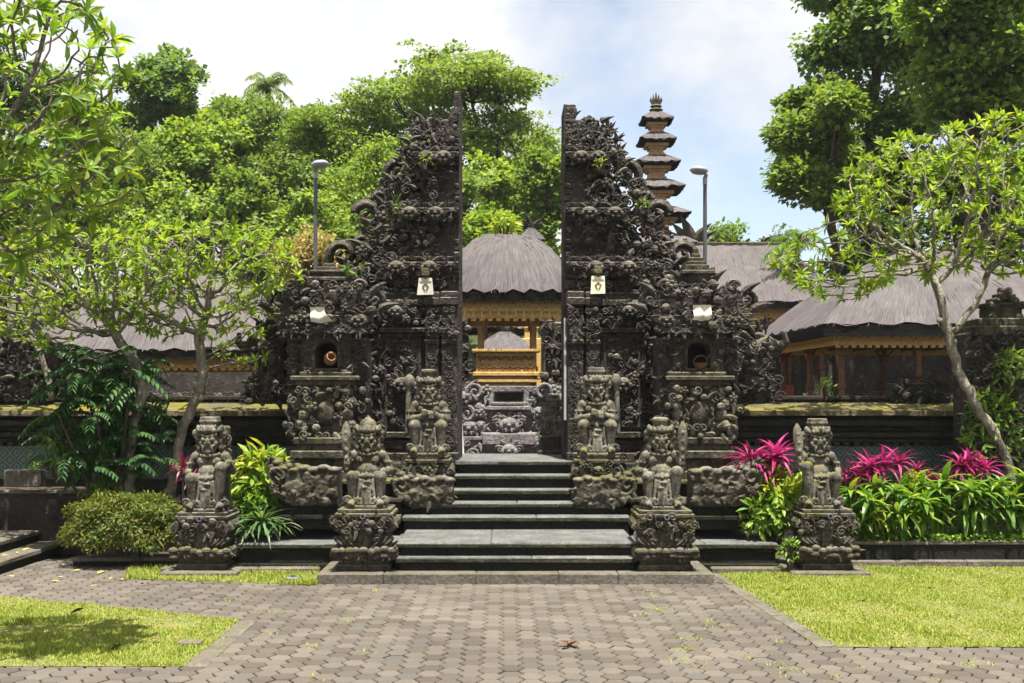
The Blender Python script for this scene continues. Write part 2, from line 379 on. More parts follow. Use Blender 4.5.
M['l_hedge'] = leaf_mat('hedge_leaves', [(.035, .07, .012), (.075, .12, .014), (.15, .17, .02), (.18, .12, .03)], .4, .5)
M['l_orange'] = leaf_mat('orange_tinged_leaves', [(.15, .22, .035), (.30, .25, .10), (.40, .26, .17), (.22, .27, .05)], .35, .5)
M['l_stripe'] = leaf_mat('striped_grass_leaves', [(.04, .10, .03), (.09, .17, .06), (.28, .34, .2)], .3, .4)
M['l_dry'] = noisy_mat('dry_leaf', (.06, .03, .014), (.14, .075, .03), 30, .8, .3, .006)
M['l_fallen'] = noisy_mat('fallen_yellow_leaf', (.36, .25, .03), (.5, .40, .08), 20, .6, .2, .004)


# ================================================================== SETTING
rng = np.random.default_rng(7)
def structure(name, mb, mat, smooth=False):
    return tag(mb.build(name, mat, None, False, smooth), kind='structure')
# one ground sheet to the horizon, rising into a wooded hill behind the temple
def hill_z(x, y):
    t = np.clip((y - 34) / 45, 0, 1); h = 11 * t * t * (3 - 2 * t)
    return h * (0.75 + .25 * np.sin(x * .05 + 1)) * np.clip(1.15 - x * .012, .55, 1.4)
xs = np.concatenate([np.linspace(-900, -80, 9), np.linspace(-70, 70, 57), np.linspace(80, 900, 9)])
ys = np.concatenate([np.linspace(-300, -20, 5), np.linspace(-10, 110, 61), np.linspace(130, 1200, 9)])
XX, YY = np.meshgrid(xs, ys); ZZ = hill_z(XX, YY) - .06
n_, m_ = XX.shape
ii, jj = np.meshgrid(np.arange(n_ - 1), np.arange(m_ - 1), indexing='ij')
Q = np.stack([ii * m_ + jj, ii * m_ + jj + 1, (ii + 1) * m_ + jj + 1, (ii + 1) * m_ + jj], -1).reshape(-1)
structure('ground', MB().add(np.stack([XX, YY, ZZ], -1).reshape(-1, 3), (Q, np.full(len(Q) // 4, 4))), M['hill'], True)
# joint bed under the pavers
structure('paving_bed', MB().add([(-16, -4, -.025), (16, -4, -.025), (16, 16.4, -.025), (-16, 16.4, -.025)], [(0, 1, 2, 3)]), M['joint'])

g1, g2, g3, g4 = ground_at(715, 571), ground_at(738, 585), ground_at(828, 640), ground_at(837, 647.5)
RL = [tuple(g1[:2]), tuple(g2[:2]), tuple(g3[:2]), tuple(g4[:2]), (13, g4[1]), (13, 15.45), (g1[0], 15.45)]
a1, a2, a3 = ground_at(0, 597), ground_at(239, 621), ground_at(184, 667)
LL = [(a1[0] - 7, a1[1] + 3.3), tuple(a1[:2]), tuple(a2[:2]), tuple(a3[:2]), (-13, a3[1])]
LL = LL[1:] + [(-13, a1[1] + 3.3)]
s1, s2, s3, s4, s5 = ground_at(128, 579), ground_at(130, 570), ground_at(185, 566), ground_at(316, 569), ground_at(317, 585.5)
SL = [tuple(s1[:2]), tuple(s5[:2]), tuple(s4[:2]), (s4[0], 15.5), (s3[0] - .1, 15.5), tuple(s2[:2])]
def inside(poly, x, y):
    x = np.asarray(x); y = np.asarray(y); c = np.zeros(x.shape, bool); n = len(poly)
    for i in range(n):
        (xa, ya), (xb, yb) = poly[i], poly[(i + 1) % n]
        k = ((ya > y) != (yb > y)) & (x < (xb - xa) * (y - ya) / (yb - ya + 1e-12) + xa); c ^= k
    return c
def edge_dist(poly, x, y):
    d = np.full(np.shape(x), 1e9); n = len(poly)
    for i in range(n):
        a = np.array(poly[i]); b = np.array(poly[(i + 1) % n]); ab = b - a
        t = np.clip(((x - a[0]) * ab[0] + (y - a[1]) * ab[1]) / (ab @ ab), 0, 1)
        d = np.minimum(d, np.hypot(x - a[0] - t * ab[0], y - a[1] - t * ab[1]))
    return d
# hexagonal pavers, one modelled block each
S = .1143; CW = 1.5 * S; RH = math.sqrt(3) * S
ci = np.arange(-62, 63); ri = np.arange(24, 83)
CI, RI = np.meshgrid(ci, ri); hx = (CI * CW + .06).ravel(); hy = (RI * RH + (CI % 2) * RH / 2).ravel()
out = np.ones(len(hx), bool)
for pol in (RL, LL, SL): out &= ~inside(pol, hx, hy) | (edge_dist(pol, hx, hy) < .12)
hx, hy = hx[out], hy[out]
ang = np.arange(6) * pi / 3
r0, r1 = S - .008, S - .018
HV = np.array([(r0 * cos(a), r0 * sin(a), -.05) for a in ang] + [(r0 * cos(a), r0 * sin(a), -.008) for a in ang] + [(r1 * cos(a), r1 * sin(a), 0) for a in ang])
HF = [tuple(range(12, 18))] + [(k, (k + 1) % 6, 6 + (k + 1) % 6, 6 + k) for k in range(6)] + [(6 + k, 6 + (k + 1) % 6, 12 + (k + 1) % 6, 12 + k) for k in range(6)]
n = len(hx); tilt = rng.normal(0, .006, (n, 2))
Ms = np.tile(np.eye(3), (n, 1, 1)); Ms[:, 2, 0] = tilt[:, 0]; Ms[:, 2, 1] = tilt[:, 1]
structure('paving', MB().batch(HV, HF, Ms, np.stack([hx, hy, np.where(rng.uniform(0, 1, n) < .04, -.006, 0) + rng.normal(0, .0018, n) + .0015], -1)), M['paver'])
# lighter border blocks along the lawn edges
mb = MB()
def border(p, q, w=.19, side=1, L=.4):
    p = np.array(p); q = np.array(q); d = q - p; D = np.linalg.norm(d); d /= D; nrm = np.array([-d[1], d[0]]) * side
    k = max(1, int(D / L)); s = D / k
    for i in range(k):
        A = p + d * (i * s + .004); B = p + d * ((i + 1) * s - .004)
        z = .006 + rng.normal(0, .002)
        V, Fs = prismz([tuple(A), tuple(B), tuple(B + nrm * w), tuple(A + nrm * w)] if side > 0 else [tuple(A), tuple(A + nrm * w), tuple(B + nrm * w), tuple(B)], -.05, z)
        mb.add(V, Fs)
border(RL[1], RL[2], side=-1); border(RL[2], RL[3], side=-1, L=.2); border(LL[1], LL[2], side=1); border(LL[0], LL[1], side=1, w=.12)
border(RL[0], RL[1], side=-1, w=.12)
structure('paving_border', mb, M['kerb'])
# lawns: soil sheet + grass blades
def lawn(name, poly, n, label_h=(.015, .042), seed=0):
    structure(name, MB().add([(x, y, .006) for x, y in poly], [tuple(range(len(poly)))]), M['lawn'])
    r = np.random.default_rng(seed); A = np.array(poly); lo, hi = A.min(0), A.max(0)
    lo = np.maximum(lo, [-9.5, 0]); hi = np.minimum(hi, [10.5, 99])
    x = r.uniform(lo[0], hi[0], n * 2); y = r.uniform(lo[1], hi[1], n * 2)
    pat = 0 * x
    for q in range(14):
        a = r.uniform(0, 2 * pi); f_ = r.uniform(.8, 9); pat = pat + np.sin((x * cos(a) + y * sin(a)) * f_ + r.uniform(0, 6)) * .75 / f_ ** .35
    k = (inside(poly, x, y) | (edge_dist(poly, x, y) < r.uniform(-.02, .045, len(x)))) & (r.uniform(-1.6, 3.6, len(x)) < pat + 2.2); x, y, pat = x[k][:n], y[k][:n], pat[k][:n]; n2 = len(x)
    th = r.uniform(0, 2 * pi, n2); h = r.uniform(*label_h, n2) * (1 + .22 * np.clip(pat, -1.5, 2)); ln = r.uniform(.15, .9, n2) * h; wd = r.uniform(.006, .013, n2)
    dx, dy = np.cos(th), np.sin(th)
    b0 = np.stack([x - dy * wd, y + dx * wd, np.full(n2, .004)], -1); b1 = np.stack([x + dy * wd, y - dx * wd, np.full(n2, .004)], -1)
    tp = np.stack([x + dx * ln, y + dy * ln, h], -1)
    V = np.stack([b0, b1, tp], 1).reshape(-1, 3)
    o = MB().add(V, (np.arange(n2 * 3), np.full(n2, 3))).build('grass', M['grass'])
    return tag(o, kind='stuff')
tag(lawn('lawn_ground', RL, 135000, seed=1), 'short sunlit grass of the right lawn', 'grass')
tag(lawn('lawn_ground', LL, 95000, seed=2), 'short grass of the left lawn', 'grass')
tag(lawn('lawn_ground', SL, 16000, (.02, .08), seed=3), 'strip of grass before the left kerb', 'grass')
# weeds in the joints
mb = MB(); r = np.random.default_rng(5)
wx, wy = [], []
for k in range(60):
    p = ground_at(r.uniform(640, 1000), r.uniform(592, 682)) if k < 48 else ground_at(r.uniform(200, 380), r.uniform(590, 680))
    for j in range(r.integers(6, 26)): wx.append(p[0] + r.normal(0, .07)); wy.append(p[1] + r.normal(0, .06))
wx = np.array(wx); wy = np.array(wy)
k = ~inside(RL, wx, wy) & ~inside(LL, wx, wy); wx, wy = wx[k], wy[k]; n2 = len(wx)
th = r.uniform(0, 2 * pi, n2); dx, dy = np.cos(th), np.sin(th); h = r.uniform(.012, .035, n2); ln = h * 1.3; wd = .007
V = np.stack([np.stack([wx - dy * wd, wy + dx * wd, 0 * wx], -1), np.stack([wx + dy * wd, wy - dx * wd, 0 * wx], -1), np.stack([wx + dx * ln, wy + dy * ln, h], -1)], 1).reshape(-1, 3)
tag(MB().add(V, (np.arange(n2 * 3), np.full(n2, 3))).build('weeds', M['grass']), 'tiny weeds growing between the pavers', 'weeds', kind='stuff')

# ---------------------------------------------------------------- stairs and terrace
def bx(mb, x0, x1, y0, y1, z0, z1, b=.012):
    V, Fs = box(x0, x1, y0, y1, z0, z1, b); mb.add(V, Fs); return mb
def chip(V, r, amt=.006):
    V = np.array(V, float); return V + r.normal(0, amt, V.shape)
def slabrow(mb, x0, x1, y0, y1, z0, z1, L, r, b=.012):
    k = max(1, round((x1 - x0) / L)); e = np.linspace(x0, x1, k + 1); e[1:-1] += r.uniform(-.22, .22, max(0, k - 1)) * (x1 - x0) / k
    for i in range(k):
        V, Fs = box(e[i] + .002, e[i + 1] - .002, y0 + r.uniform(0, .008), y1, z0, z1 - r.uniform(0, .005), b); mb.add(chip(V, r, .002), Fs)
r = np.random.default_rng(11)
stair = thing('stone_stairway', (0, 14.1, 0), 'broad stone stairway of dark mossy steps rising to the split gate', 'stairs')
def on(o, root):     # parent while keeping world coordinates
    o.parent = root; o.matrix_parent_inverse = Matrix.Translation(root.location).inverted() if root.rotation_euler.z == 0 else root.matrix_basis.inverted(); return o
mb = MB(); slabrow(mb, GX(317, 14.1), GX(714, 14.1), 14.08, 16, -.05, .135, 1.1, r)
on(mb.build('base_slab', M['slab']), stair)
# (front edge y px, x0 px, x1 px, depth, height)
steps = [(397, 636, 14.32, .305, 14.5), (421, 607, 15.95, .655, 16.4), (403, 631, 15.90, .0, 0)]
treads = [  # x0, x1 (m), front depth, top z, back depth
    (GX(396, 14.3), GX(637, 14.3), 14.30, .305, 14.6),
    (GX(396, 14.45), GX(637, 14.45), 14.44, .475, 16.0),
    (GX(402, 15.9), GX(631, 15.9), 15.90, .655, 16.4),
    (GX(419, 16.2), GX(609, 16.2), 16.20, .825, 16.8),
    (GX(451, 16.55), GX(576, 16.55), 16.55, .985, 17.1),
    (GX(454, 16.9), GX(575, 16.9), 16.90, 1.18, 17.4),
    (GX(455, 17.25), GX(574, 17.25), 17.25, 1.37, 19.6)]
for k, (xa, xb, yf, zt, yb) in enumerate(treads):
    m1 = MB(); slabrow(m1, xa, xb, yf, yb, zt - .06, zt, 1.3, r, .012); tr = m1.build('tread', M['tread']); on(tr, stair)
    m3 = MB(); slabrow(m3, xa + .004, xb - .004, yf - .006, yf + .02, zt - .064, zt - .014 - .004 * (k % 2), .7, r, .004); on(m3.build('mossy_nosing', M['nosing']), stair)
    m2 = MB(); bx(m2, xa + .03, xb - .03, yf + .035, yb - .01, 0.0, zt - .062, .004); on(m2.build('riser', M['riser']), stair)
# terrace wings
for sgn, pxs, lab in ((-1, (238, 396), 'low dark stone terrace left of the stairway with a pale worn top'), (1, (637, 792), 'low dark stone terrace right of the stairway, its face green with moss')):
    xa, xb = GX(pxs[0], 15.2), GX(pxs[1], 14.45)
    if sgn < 0: xb -= .004
    else: xa += .004
    t = thing('terrace', ((xa + xb) / 2, 15.2, 0), lab, 'terrace')
    m1 = MB(); slabrow(m1, xa, xb, 15.15, 16.7, .31, .375, .9, r); on(m1.build('paved_top', M['tread']), t)
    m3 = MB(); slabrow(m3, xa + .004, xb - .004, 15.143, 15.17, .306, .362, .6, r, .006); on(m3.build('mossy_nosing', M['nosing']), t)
    m2 = MB(); bx(m2, xa + .03, xb - .03, 15.2, 16.65, -.05, .305, .004); bx(m2, xa + .01, xb - .01, 15.17, 15.3, .24, .28); bx(m2, xa, xb, 15.16, 15.3, -.05, .10)
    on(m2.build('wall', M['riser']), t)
# kerbs in front of the terraces and planters
def kerb(px0, px1, d, z, lab, w=.16):
    mb = MB(); slabrow(mb, GX(px0, d), GX(px1, d), d, d + w, -.05, z, .8, r); tag(mb.build('kerb', M['kerb']), lab, 'kerb')
kerb(160, 318, 14.95, .075, 'thin grey kerb behind the strip of grass on the left')
kerb(712, 788, 14.95, .075, 'short grey kerb between the base slab and the outer right statue')
kerb(852, 1100, 15.55, .085, 'long grey kerb along the back of the right lawn')
# courtyard floor behind the gate
structure('courtyard', MB().add(*box(-34, 34, 18.6, 34, -.05, 1.34)).add(*box(-3.2, 3.4, 17.9, 18.6, -.05, 1.338)), M['earth'])

# ---------------------------------------------------------------- carved ornament kit
def volute(R, rt, turns=1.5, n=30, depth=1.0, tail=0.0, k=6):
    th = np.linspace(0, turns * 2 * pi, n); rr = R * (1 - .86 * th / th[-1]) 
    pts = np.stack([rr * np.cos(th), -.25 * R * (th / th[-1]), rr * np.sin(th)], -1)
    rad = rt * (1 - .45 * th / th[-1])
    if tail > 0:
        tl = np.linspace(1, .12, 6)[:, None] * np.array([[0.0, 0, -tail]]) + np.array([[R, 0, 0]]) + np.stack([np.linspace(.35, 0, 6) ** 2 * R * 1.2, 0 * np.arange(6.), 0 * np.arange(6.)], -1)
        pts = np.concatenate([tl, pts]); rad = np.concatenate([np.linspace(.6, 1, 6) * rt, rad])
    return tube(pts, rad, k, depth)
def flame(h, wd, bend=.5, side=.4, k=6):
    t = np.linspace(0, 1, 6)
    pts = np.stack([side * h * t ** 2, -bend * h * t ** 2 + 0 * t, h * t], -1)
    return tube(pts, wd * np.array([.65, 1, .95, .72, .42, .1]), k, .6)
def _T():
    out = []
    out.append(volute(.5, .13, 1.4, 16, .9, 0, 5))
    out.append(flame(1.0, .24, .35, .45, 5))
    out.append(ball((0, 0, 0), (.42, .34, .42), 7, 5))
    V, Fs = [], []
    m = MB(); m.add(*ball((0, -.12, 0), .18, 6, 4))
    for k in range(5):
        a = 2 * pi * k / 5; m.add(*ball((.33 * cos(a), 0, .33 * sin(a)), (.2, .16, .2), 6, 4))
    out.append((np.concatenate(m.V), (np.concatenate(m.L), np.concatenate(m.T))))
    m = MB()
    for s in (-1, 0, 1): m.add(*flame(.9 - .2 * abs(s), .17, .35, .5 * s, 5), RY(s * .6))
    out.append((np.concatenate(m.V), (np.concatenate(m.L), np.concatenate(m.T))))
    return out
TPL = _T()
def orn(mb, kind, pos, size, rot=0.0, flip=1, dep=1.0):
    V, Fs = TPL[kind]; V = V * np.array([flip, dep, 1]) * size
    mb.add(V, Fs, RY(rot), pos)
def cluster(mb, x0, x1, z0, z1, y, size, r, depth=.05, kinds=(0, 1, 2, 3, 4), wts=(.34, .26, .12, .1, .18), mask=None, dep=1.0, fill=.82):
    nx = max(1, round((x1 - x0) / (size * fill))); nz = max(1, round((z1 - z0) / (size * fill)))
    for i in range(nx):
        for j in range(nz):
            x = x0 + (i + .5 + (.25 if j % 2 else -.25)) * (x1 - x0) / nx + r.normal(0, size * .13); z = z0 + (j + .5) * (z1 - z0) / nz + r.normal(0, size * .13)
            if mask is not None and not mask(x, z): continue
            kd = r.choice(len(kinds), p=wts); s = size * r.uniform(.8, 1.3)
            orn(mb, kinds[kd], (x, y - r.uniform(0, depth), z), s, r.uniform(0, 2 * pi), r.choice((-1, 1)), dep)
def frieze(mb, x0, x1, z, y, size, r, down=True, depth=.03):
    """repeating leaf motif: hanging palmette between pairs of volutes"""
    n = max(1, round((x1 - x0) / (size * 1.5))); w_ = (x1 - x0) / n; s = -1 if down else 1
    for i in range(n):
        x = x0 + (i + .5) * w_
        orn(mb, 4, (x, y - depth, z), size * 1.05, pi if down else 0)
        for q in (-1, 1):
            orn(mb, 0, (x + q * w_ * .33, y - depth * .5, z - s * -.15 * size), size * .62, r.uniform(-.3, .3), q)
            orn(mb, 2, (x + q * w_ * .14, y - depth, z + s * .1 * size), size * .35)
        orn(mb, 2, (x, y - depth * 1.6, z + s * size * .3), size * .4)
def mask_face(mb, c, s, r):
    """fanged guardian mask with a halo of flames"""
    x, y, z = c
    mb.add(*ball((x, y, z), (.5 * s, .35 * s, .42 * s), 10, 8))
    for q in (-1, 1):
        mb.add(*ball((x + q * .2 * s, y - .32 * s, z + .13 * s), .11 * s, 7, 5)); mb.add(*ball((x + q * .36 * s, y - .1 * s, z - .02 * s), (.16 * s, .2 * s, .2 * s), 7, 5))
        mb.add(*tube([(x + q * .12 * s, y - .36 * s, z - .2 * s), (x + q * .15 * s, y - .42 * s, z - .34 * s)], [.05 * s, .01 * s], 5))
        orn(mb, 0, (x + q * .55 * s, y - .05 * s, z + .1 * s), .5 * s, 0, q); orn(mb, 0, (x + q * .5 * s, y, z - .3 * s), .42 * s, 1, q)
    mb.add(*ball((x, y - .38 * s, z), (.12 * s, .13 * s, .09 * s), 7, 5))
    mb.add(*tube([(x - .25 * s, y - .3 * s, z - .18 * s), (x, y - .38 * s, z - .22 * s), (x + .25 * s, y - .3 * s, z - .18 * s)], .06 * s, 6))
    for k in range(5):
        a = (k - 2) * .5; orn(mb, 1, (x + .42 * s * sin(a), y, z + .36 * s * cos(a)), .45 * s, a, 1 if a >= 0 else -1)

def rough_stone(mb, name, mat, parent, mirror, vox, amt, seed):
    me = mb.mesh(name, mirror); o = bpy.data.objects.new(name, me); COL.objects.link(o)
    md = o.modifiers.new('r', 'REMESH'); md.mode = 'VOXEL'; md.voxel_size = vox
    tx = bpy.data.textures.new('stone_wear', 'CLOUDS'); tx.noise_scale = .13; tx.noise_depth = 3
    dm = o.modifiers.new('d', 'DISPLACE'); dm.texture = tx; dm.strength = amt; dm.texture_coords = 'LOCAL'
    dg = bpy.context.evaluated_depsgraph_get(); me2 = bpy.data.meshes.new_from_object(o.evaluated_get(dg)); me2.name = name
    bpy.data.objects.remove(o); bpy.data.meshes.remove(me); me2.materials.clear(); me2.materials.append(mat)
    me2.polygons.foreach_set('use_smooth', np.ones(len(me2.polygons), bool))
    o = bpy.data.objects.new(name, me2); COL.objects.link(o); o.parent = parent; return o
# ---------------------------------------------------------------- split gate
DG = 17.6; KG = DG / F
def gate_half(sgn, label, seed, topdy):
    r = np.random.default_rng(seed)
    root = thing('split_gate_half', (X0 + sgn * .83, DG, 0), label, 'gate')
    mir = sgn < 0
    U = lambda px: (px - 565) * KG              # photo px of the right half -> metres outward from the opening
    Z = lambda py: EYE - (py - VY) * KG
    def put(mb, name, mat='gate', smooth=False, parent=None): return mb.build(name, M[mat], parent or root, mir, smooth)
    def B(mb, a, b, y1, y0, f, k, bev=.015): V, Fs = box(U(a), U(b), f, k, Z(y1), Z(y0), bev); mb.add(V, Fs)
    # cut inner face is one straight plane at u = 0 .. core narrows in steps to a fin
    core = MB()
    ys = [(478, 292, 76, .10), (292, 262, 66, .22), (262, 214, 56, .26), (214, 168, 44, .30), (168, 146, 30, .36), (146, 122, 19, .40), (122, 110, 10, .44), (110, 99 - topdy, 8 - topdy * .2, .46)]
    for yb, yt, wd, f in ys: B(core, 565.2 if yb != 478 else 565.2, 565 + wd, yb, yt, f, 1.2)
    put(core, 'core')
    # smooth cut face facing the passage
    cut = MB(); poly = [(.0, Z(480))]
    V, Fs = box(-.012, .03, .30, 1.08, Z(480), Z(99 - topdy), .004); V = np.array(V)
    put(MB().add(V, Fs), 'cut_face')
    # fin crest: stepped steles at the tip
    c = MB()
    B(c, 565.5, 577 - topdy * .42, 102, 97 - topdy, .42, 1.0); B(c, 565.5, 578 - topdy * .3, 108, 101, .38, 1.05); B(c, 565.5, 576, 114, 107, .36, 1.1); B(c, 565.5, 582, 124, 114, .33, 1.1); B(c, 565.5, 588, 134, 124, .28, 1.1); B(c, 565.5, 592, 146, 134, .26, 1.1)
    cluster(c, U(566), U(576), Z(128), Z(106), .33, .09, r); cluster(c, U(568), U(596), Z(146), Z(122), .26, .11, r)
    for k, (ux, uy) in enumerate(((574, 110), (580, 117), (588, 122))): orn(c, 1, (U(ux), .5, Z(uy)), .16, .5)
    put(c, 'crest')
    # three cornices: stacked slabs with a hanging carved frieze and corner mask
    for (yt, wd, th, f) in ((150, 34, 5, .16), (207, 52, 6, .10), (262, 66, 7, .02)):
        m = MB()
        for q in range(3): B(m, 565.4, 565 + wd - q * 4, yt + 2 + (q + 1) * th * .62, yt + 2 + q * th * .62 + .7, f + q * .05, 1.2 - q * .02, .008)
        B(m, 565.4, 565 + wd, yt + 2, yt - .5, f - .02, 1.2)
        cn = put(m, 'cornice')
        m = MB(); frieze(m, U(567), U(563 + wd), Z(yt + 1), f - .02, .135, r); frieze(m, U(567), U(567 + wd), Z(yt - 3), f + .05, .11, r, False)
        cluster(m, U(570), U(565 + wd), Z(yt + 24), Z(yt + 10), f + .12, .12, r, .10)
        for q in range(2): mask_face(m, (U(567 + wd * (.42 + .5 * q)), f - .05, Z(yt + 6)), .27, r)
        put(m, 'carved_frieze')
        # inner return blocks along the cut edge
        m = MB()
        for q in range(4): B(m, 565.6, 571, yt + 30 + q * 6.5 + 5, yt + 30 + q * 6.5, f + .1 + .02 * (q % 2), .5)
        B(m, 574, 590, yt + 48, yt + 30, f + .24, .6); B(m, 577, 587, yt + 44, yt + 33, f + .2, .5)
        cluster(m, U(590), U(565 + wd * .95), Z(yt + 54), Z(yt + 24), f + .17, .11, r, .09); cluster(m, U(571), U(592), Z(yt + 54), Z(yt + 24), f + .22, .10, r, .08, fill=1.05)
        put(m, 'stepped_neck')
    # pilasters and panels of the main body
    for a, b, f in ((566.5, 582, -.14), (585, 599, -.05)):
        m = MB(); B(m, a, b, 470, 300, f, .3); B(m, a - .8, b + 1.5, 475, 452, f - .05, .3); B(m, a - .8, b + 1.5, 306, 298, f - .06, .3); B(m, a - .6, b + 1, 298, 292, f - .03, .3)
        B(m, a + .4, b + .6, 345, 340, f - .03, .3)
        pl = put(m, 'pilaster')
        m = MB(); n_ = 11
        for q in range(n_):
            zc = Z(448 - q * 9.2); orn(m, 0, (U((a + b) / 2), f - .01, zc), .125, q * pi * .9, 1 if q % 2 else -1, .7); orn(m, 1, (U(a + 3), f, zc), .1, r.uniform(-1, 1), 1, .7); orn(m, 1, (U(b - 3), f, zc), .1, r.uniform(-1, 1), -1, .7)
        put(m, 'vine_relief')
        m = MB(); cluster(m, U(a), U(b), Z(338), Z(308), f - .02, .11, r, .07); put(m, 'capital_carving')
        m = MB(); cluster(m, U(a), U(b + 1), Z(474), Z(454), f - .06, .1, r, .04); put(m, 'foot_carving')
    m = MB()
    for q, (yt, yb) in enumerate(((300, 306), (309, 315), (318, 325), (328, 333), (432, 438), (441, 449), (453, 462))): B(m, 599, 648 - (q % 2) * 4, yb, yt, -.06 + .05 * (q % 3), .4, .01)
    B(m, 600, 646, 430, 334, .06, .4)
    B(m, 603, 606, 428, 338, .02, .4); B(m, 637, 640, 428, 338, .02, .4)
    put(m, 'panel')
    m = MB(); cluster(m, U(607), U(636), Z(426), Z(340), .05, .13, r, .04); mask_face(m, (U(622), .0, Z(385)), .3, r); put(m, 'panel_relief')
    m = MB(); cluster(m, U(600), U(648), Z(327), Z(300), -.05, .11, r, .08, fill=.95); put(m, 'moulding_carving')
    m = MB(); mask_face(m, (U(628), -.1, Z(312)), .24, r); put(m, 'guardian_mask')
    m = MB(); cluster(m, U(602), U(650), Z(474), Z(455), -.03, .12, r, .05); put(m, 'foot_carving')
    # diagonal wing behind the scrolls
    m = MB(); poly = [(606, 300), (606, 190), (618, 178), (628, 196), (634, 226), (644, 236), (650, 262), (668, 268), (676, 300)]
    V, Fs = prism([(U(a), Z(b)) for a, b in poly][::-1], .34, .9); m.add(V, Fs)
    V, Fs = prism([(U(a), Z(b)) for a, b in [(560 + 30, 205), (590, 150), (603, 128), (610, 150), (616, 176), (622, 205)]][::-1], .42, .85); m.add(V, Fs)
    put(m, 'wing')
    def blobmask(x, z):
        px = x / KG + 565; py = VY - (z - EYE) / KG
        edge = np.interp(py, [118, 135, 150, 178, 200, 232, 262, 275, 300], [605, 617, 622, 634, 646, 661, 676, 690, 699])
        return px < edge
    m = MB(); cluster(m, U(588), U(694), Z(300), Z(122), .30, .15, r, .16, mask=blobmask, dep=1.3, fill=.72)
    cluster(m, U(640), U(694), Z(300), Z(262), .05, .15, r, .16, dep=1.3, fill=.75)
    for q in range(26):      # flames and leaf tips flaring out along the stepped outline
        py = 118 + q * 7; px = np.interp(py, [118, 135, 150, 178, 200, 232, 262, 275, 300], [605, 617, 622, 634, 646, 661, 676, 690, 699]) - 3 + 4 * sin(q * 2.1)
        orn(m, (1, 4, 1)[q % 3], (U(px), .30 + .12 * (q % 3), Z(py)), r.uniform(.16, .25), .35 + r.uniform(-.3, .5), 1, 1.3)
    put(m, 'carved_foliage')
    # the big scrolls of the silhouette, each a piece of its own
    for (cx, cy, rad, rt, ph, fl, tail) in ((604, 124, 9, 2.7, 2.2, 1, 0), (590, 120, 7, 2.4, 1, 1, 0), (616, 150, 8, 2.6, .4, 1, 0), (628, 168, 13, 3.3, .2, 1, 16), (646, 196, 9, 2.8, .2, 1, 0), (659, 212, 15, 3.6, .3, 1, 0),
                                            (663, 240, 13, 3.4, 3.4, 1, 0), (685, 252, 14, 3.4, .2, 1, 18), (640, 180, 6, 2.2, 2, -1, 0), (676, 272, 8, 2.6, 1, 1, 0), (646, 262, 10, 3, 4, 1, 0), (612, 196, 9, 3, 3, 1, 0), (624, 228, 9, 3, 2.5, -1, 0)):
        V, Fs = volute(rad * KG, rt * KG * 1.45, 1.2, 34, 1.5, tail * KG, 8)
        V = V * np.array([fl, 1, 1]); mm = MB().add(V, Fs, RY(-ph) if tail == 0 else RY(0), (U(cx), .42, Z(cy)))
        for q in range(11):
            a = q * .57 + ph; orn(mm, (2, 0, 3)[q % 3], (U(cx) + rad * KG * 1.06 * cos(a), .36, Z(cy) + rad * KG * 1.06 * sin(a)), .095, -a + pi / 2, 1)
        V, Fs = volute(rad * KG * .93, rt * KG * .5, 1.15, 30, 1.2, 0, 6); mm.add(V * np.array([fl, 1, 1]), Fs, RY(-ph) if tail == 0 else RY(0), (U(cx), .42 - rt * KG * 1.9, Z(cy)))
        put(mm, 'scroll')
    # base mouldings down to the plinth
    m = MB()
    for yt, yb, wd, f in ((470, 478, 84, -.12), (462, 470, 80, -.08)): B(m, 566, 565 + wd, yb, yt, f, 1.2)
    cluster(m, U(640), U(676), Z(470), Z(296), .12, .17, r, .16, fill=.8)
    B(m, 636, 690, 476, 290, .16, 1.0)
    put(m, 'shoulder')
    return root
gate_half(1, 'right half of the dark carved split gate with its cut face turned left', 21, 0)
gate_half(-1, 'left half of the dark carved split gate, the taller pointed tip', 22, 13)

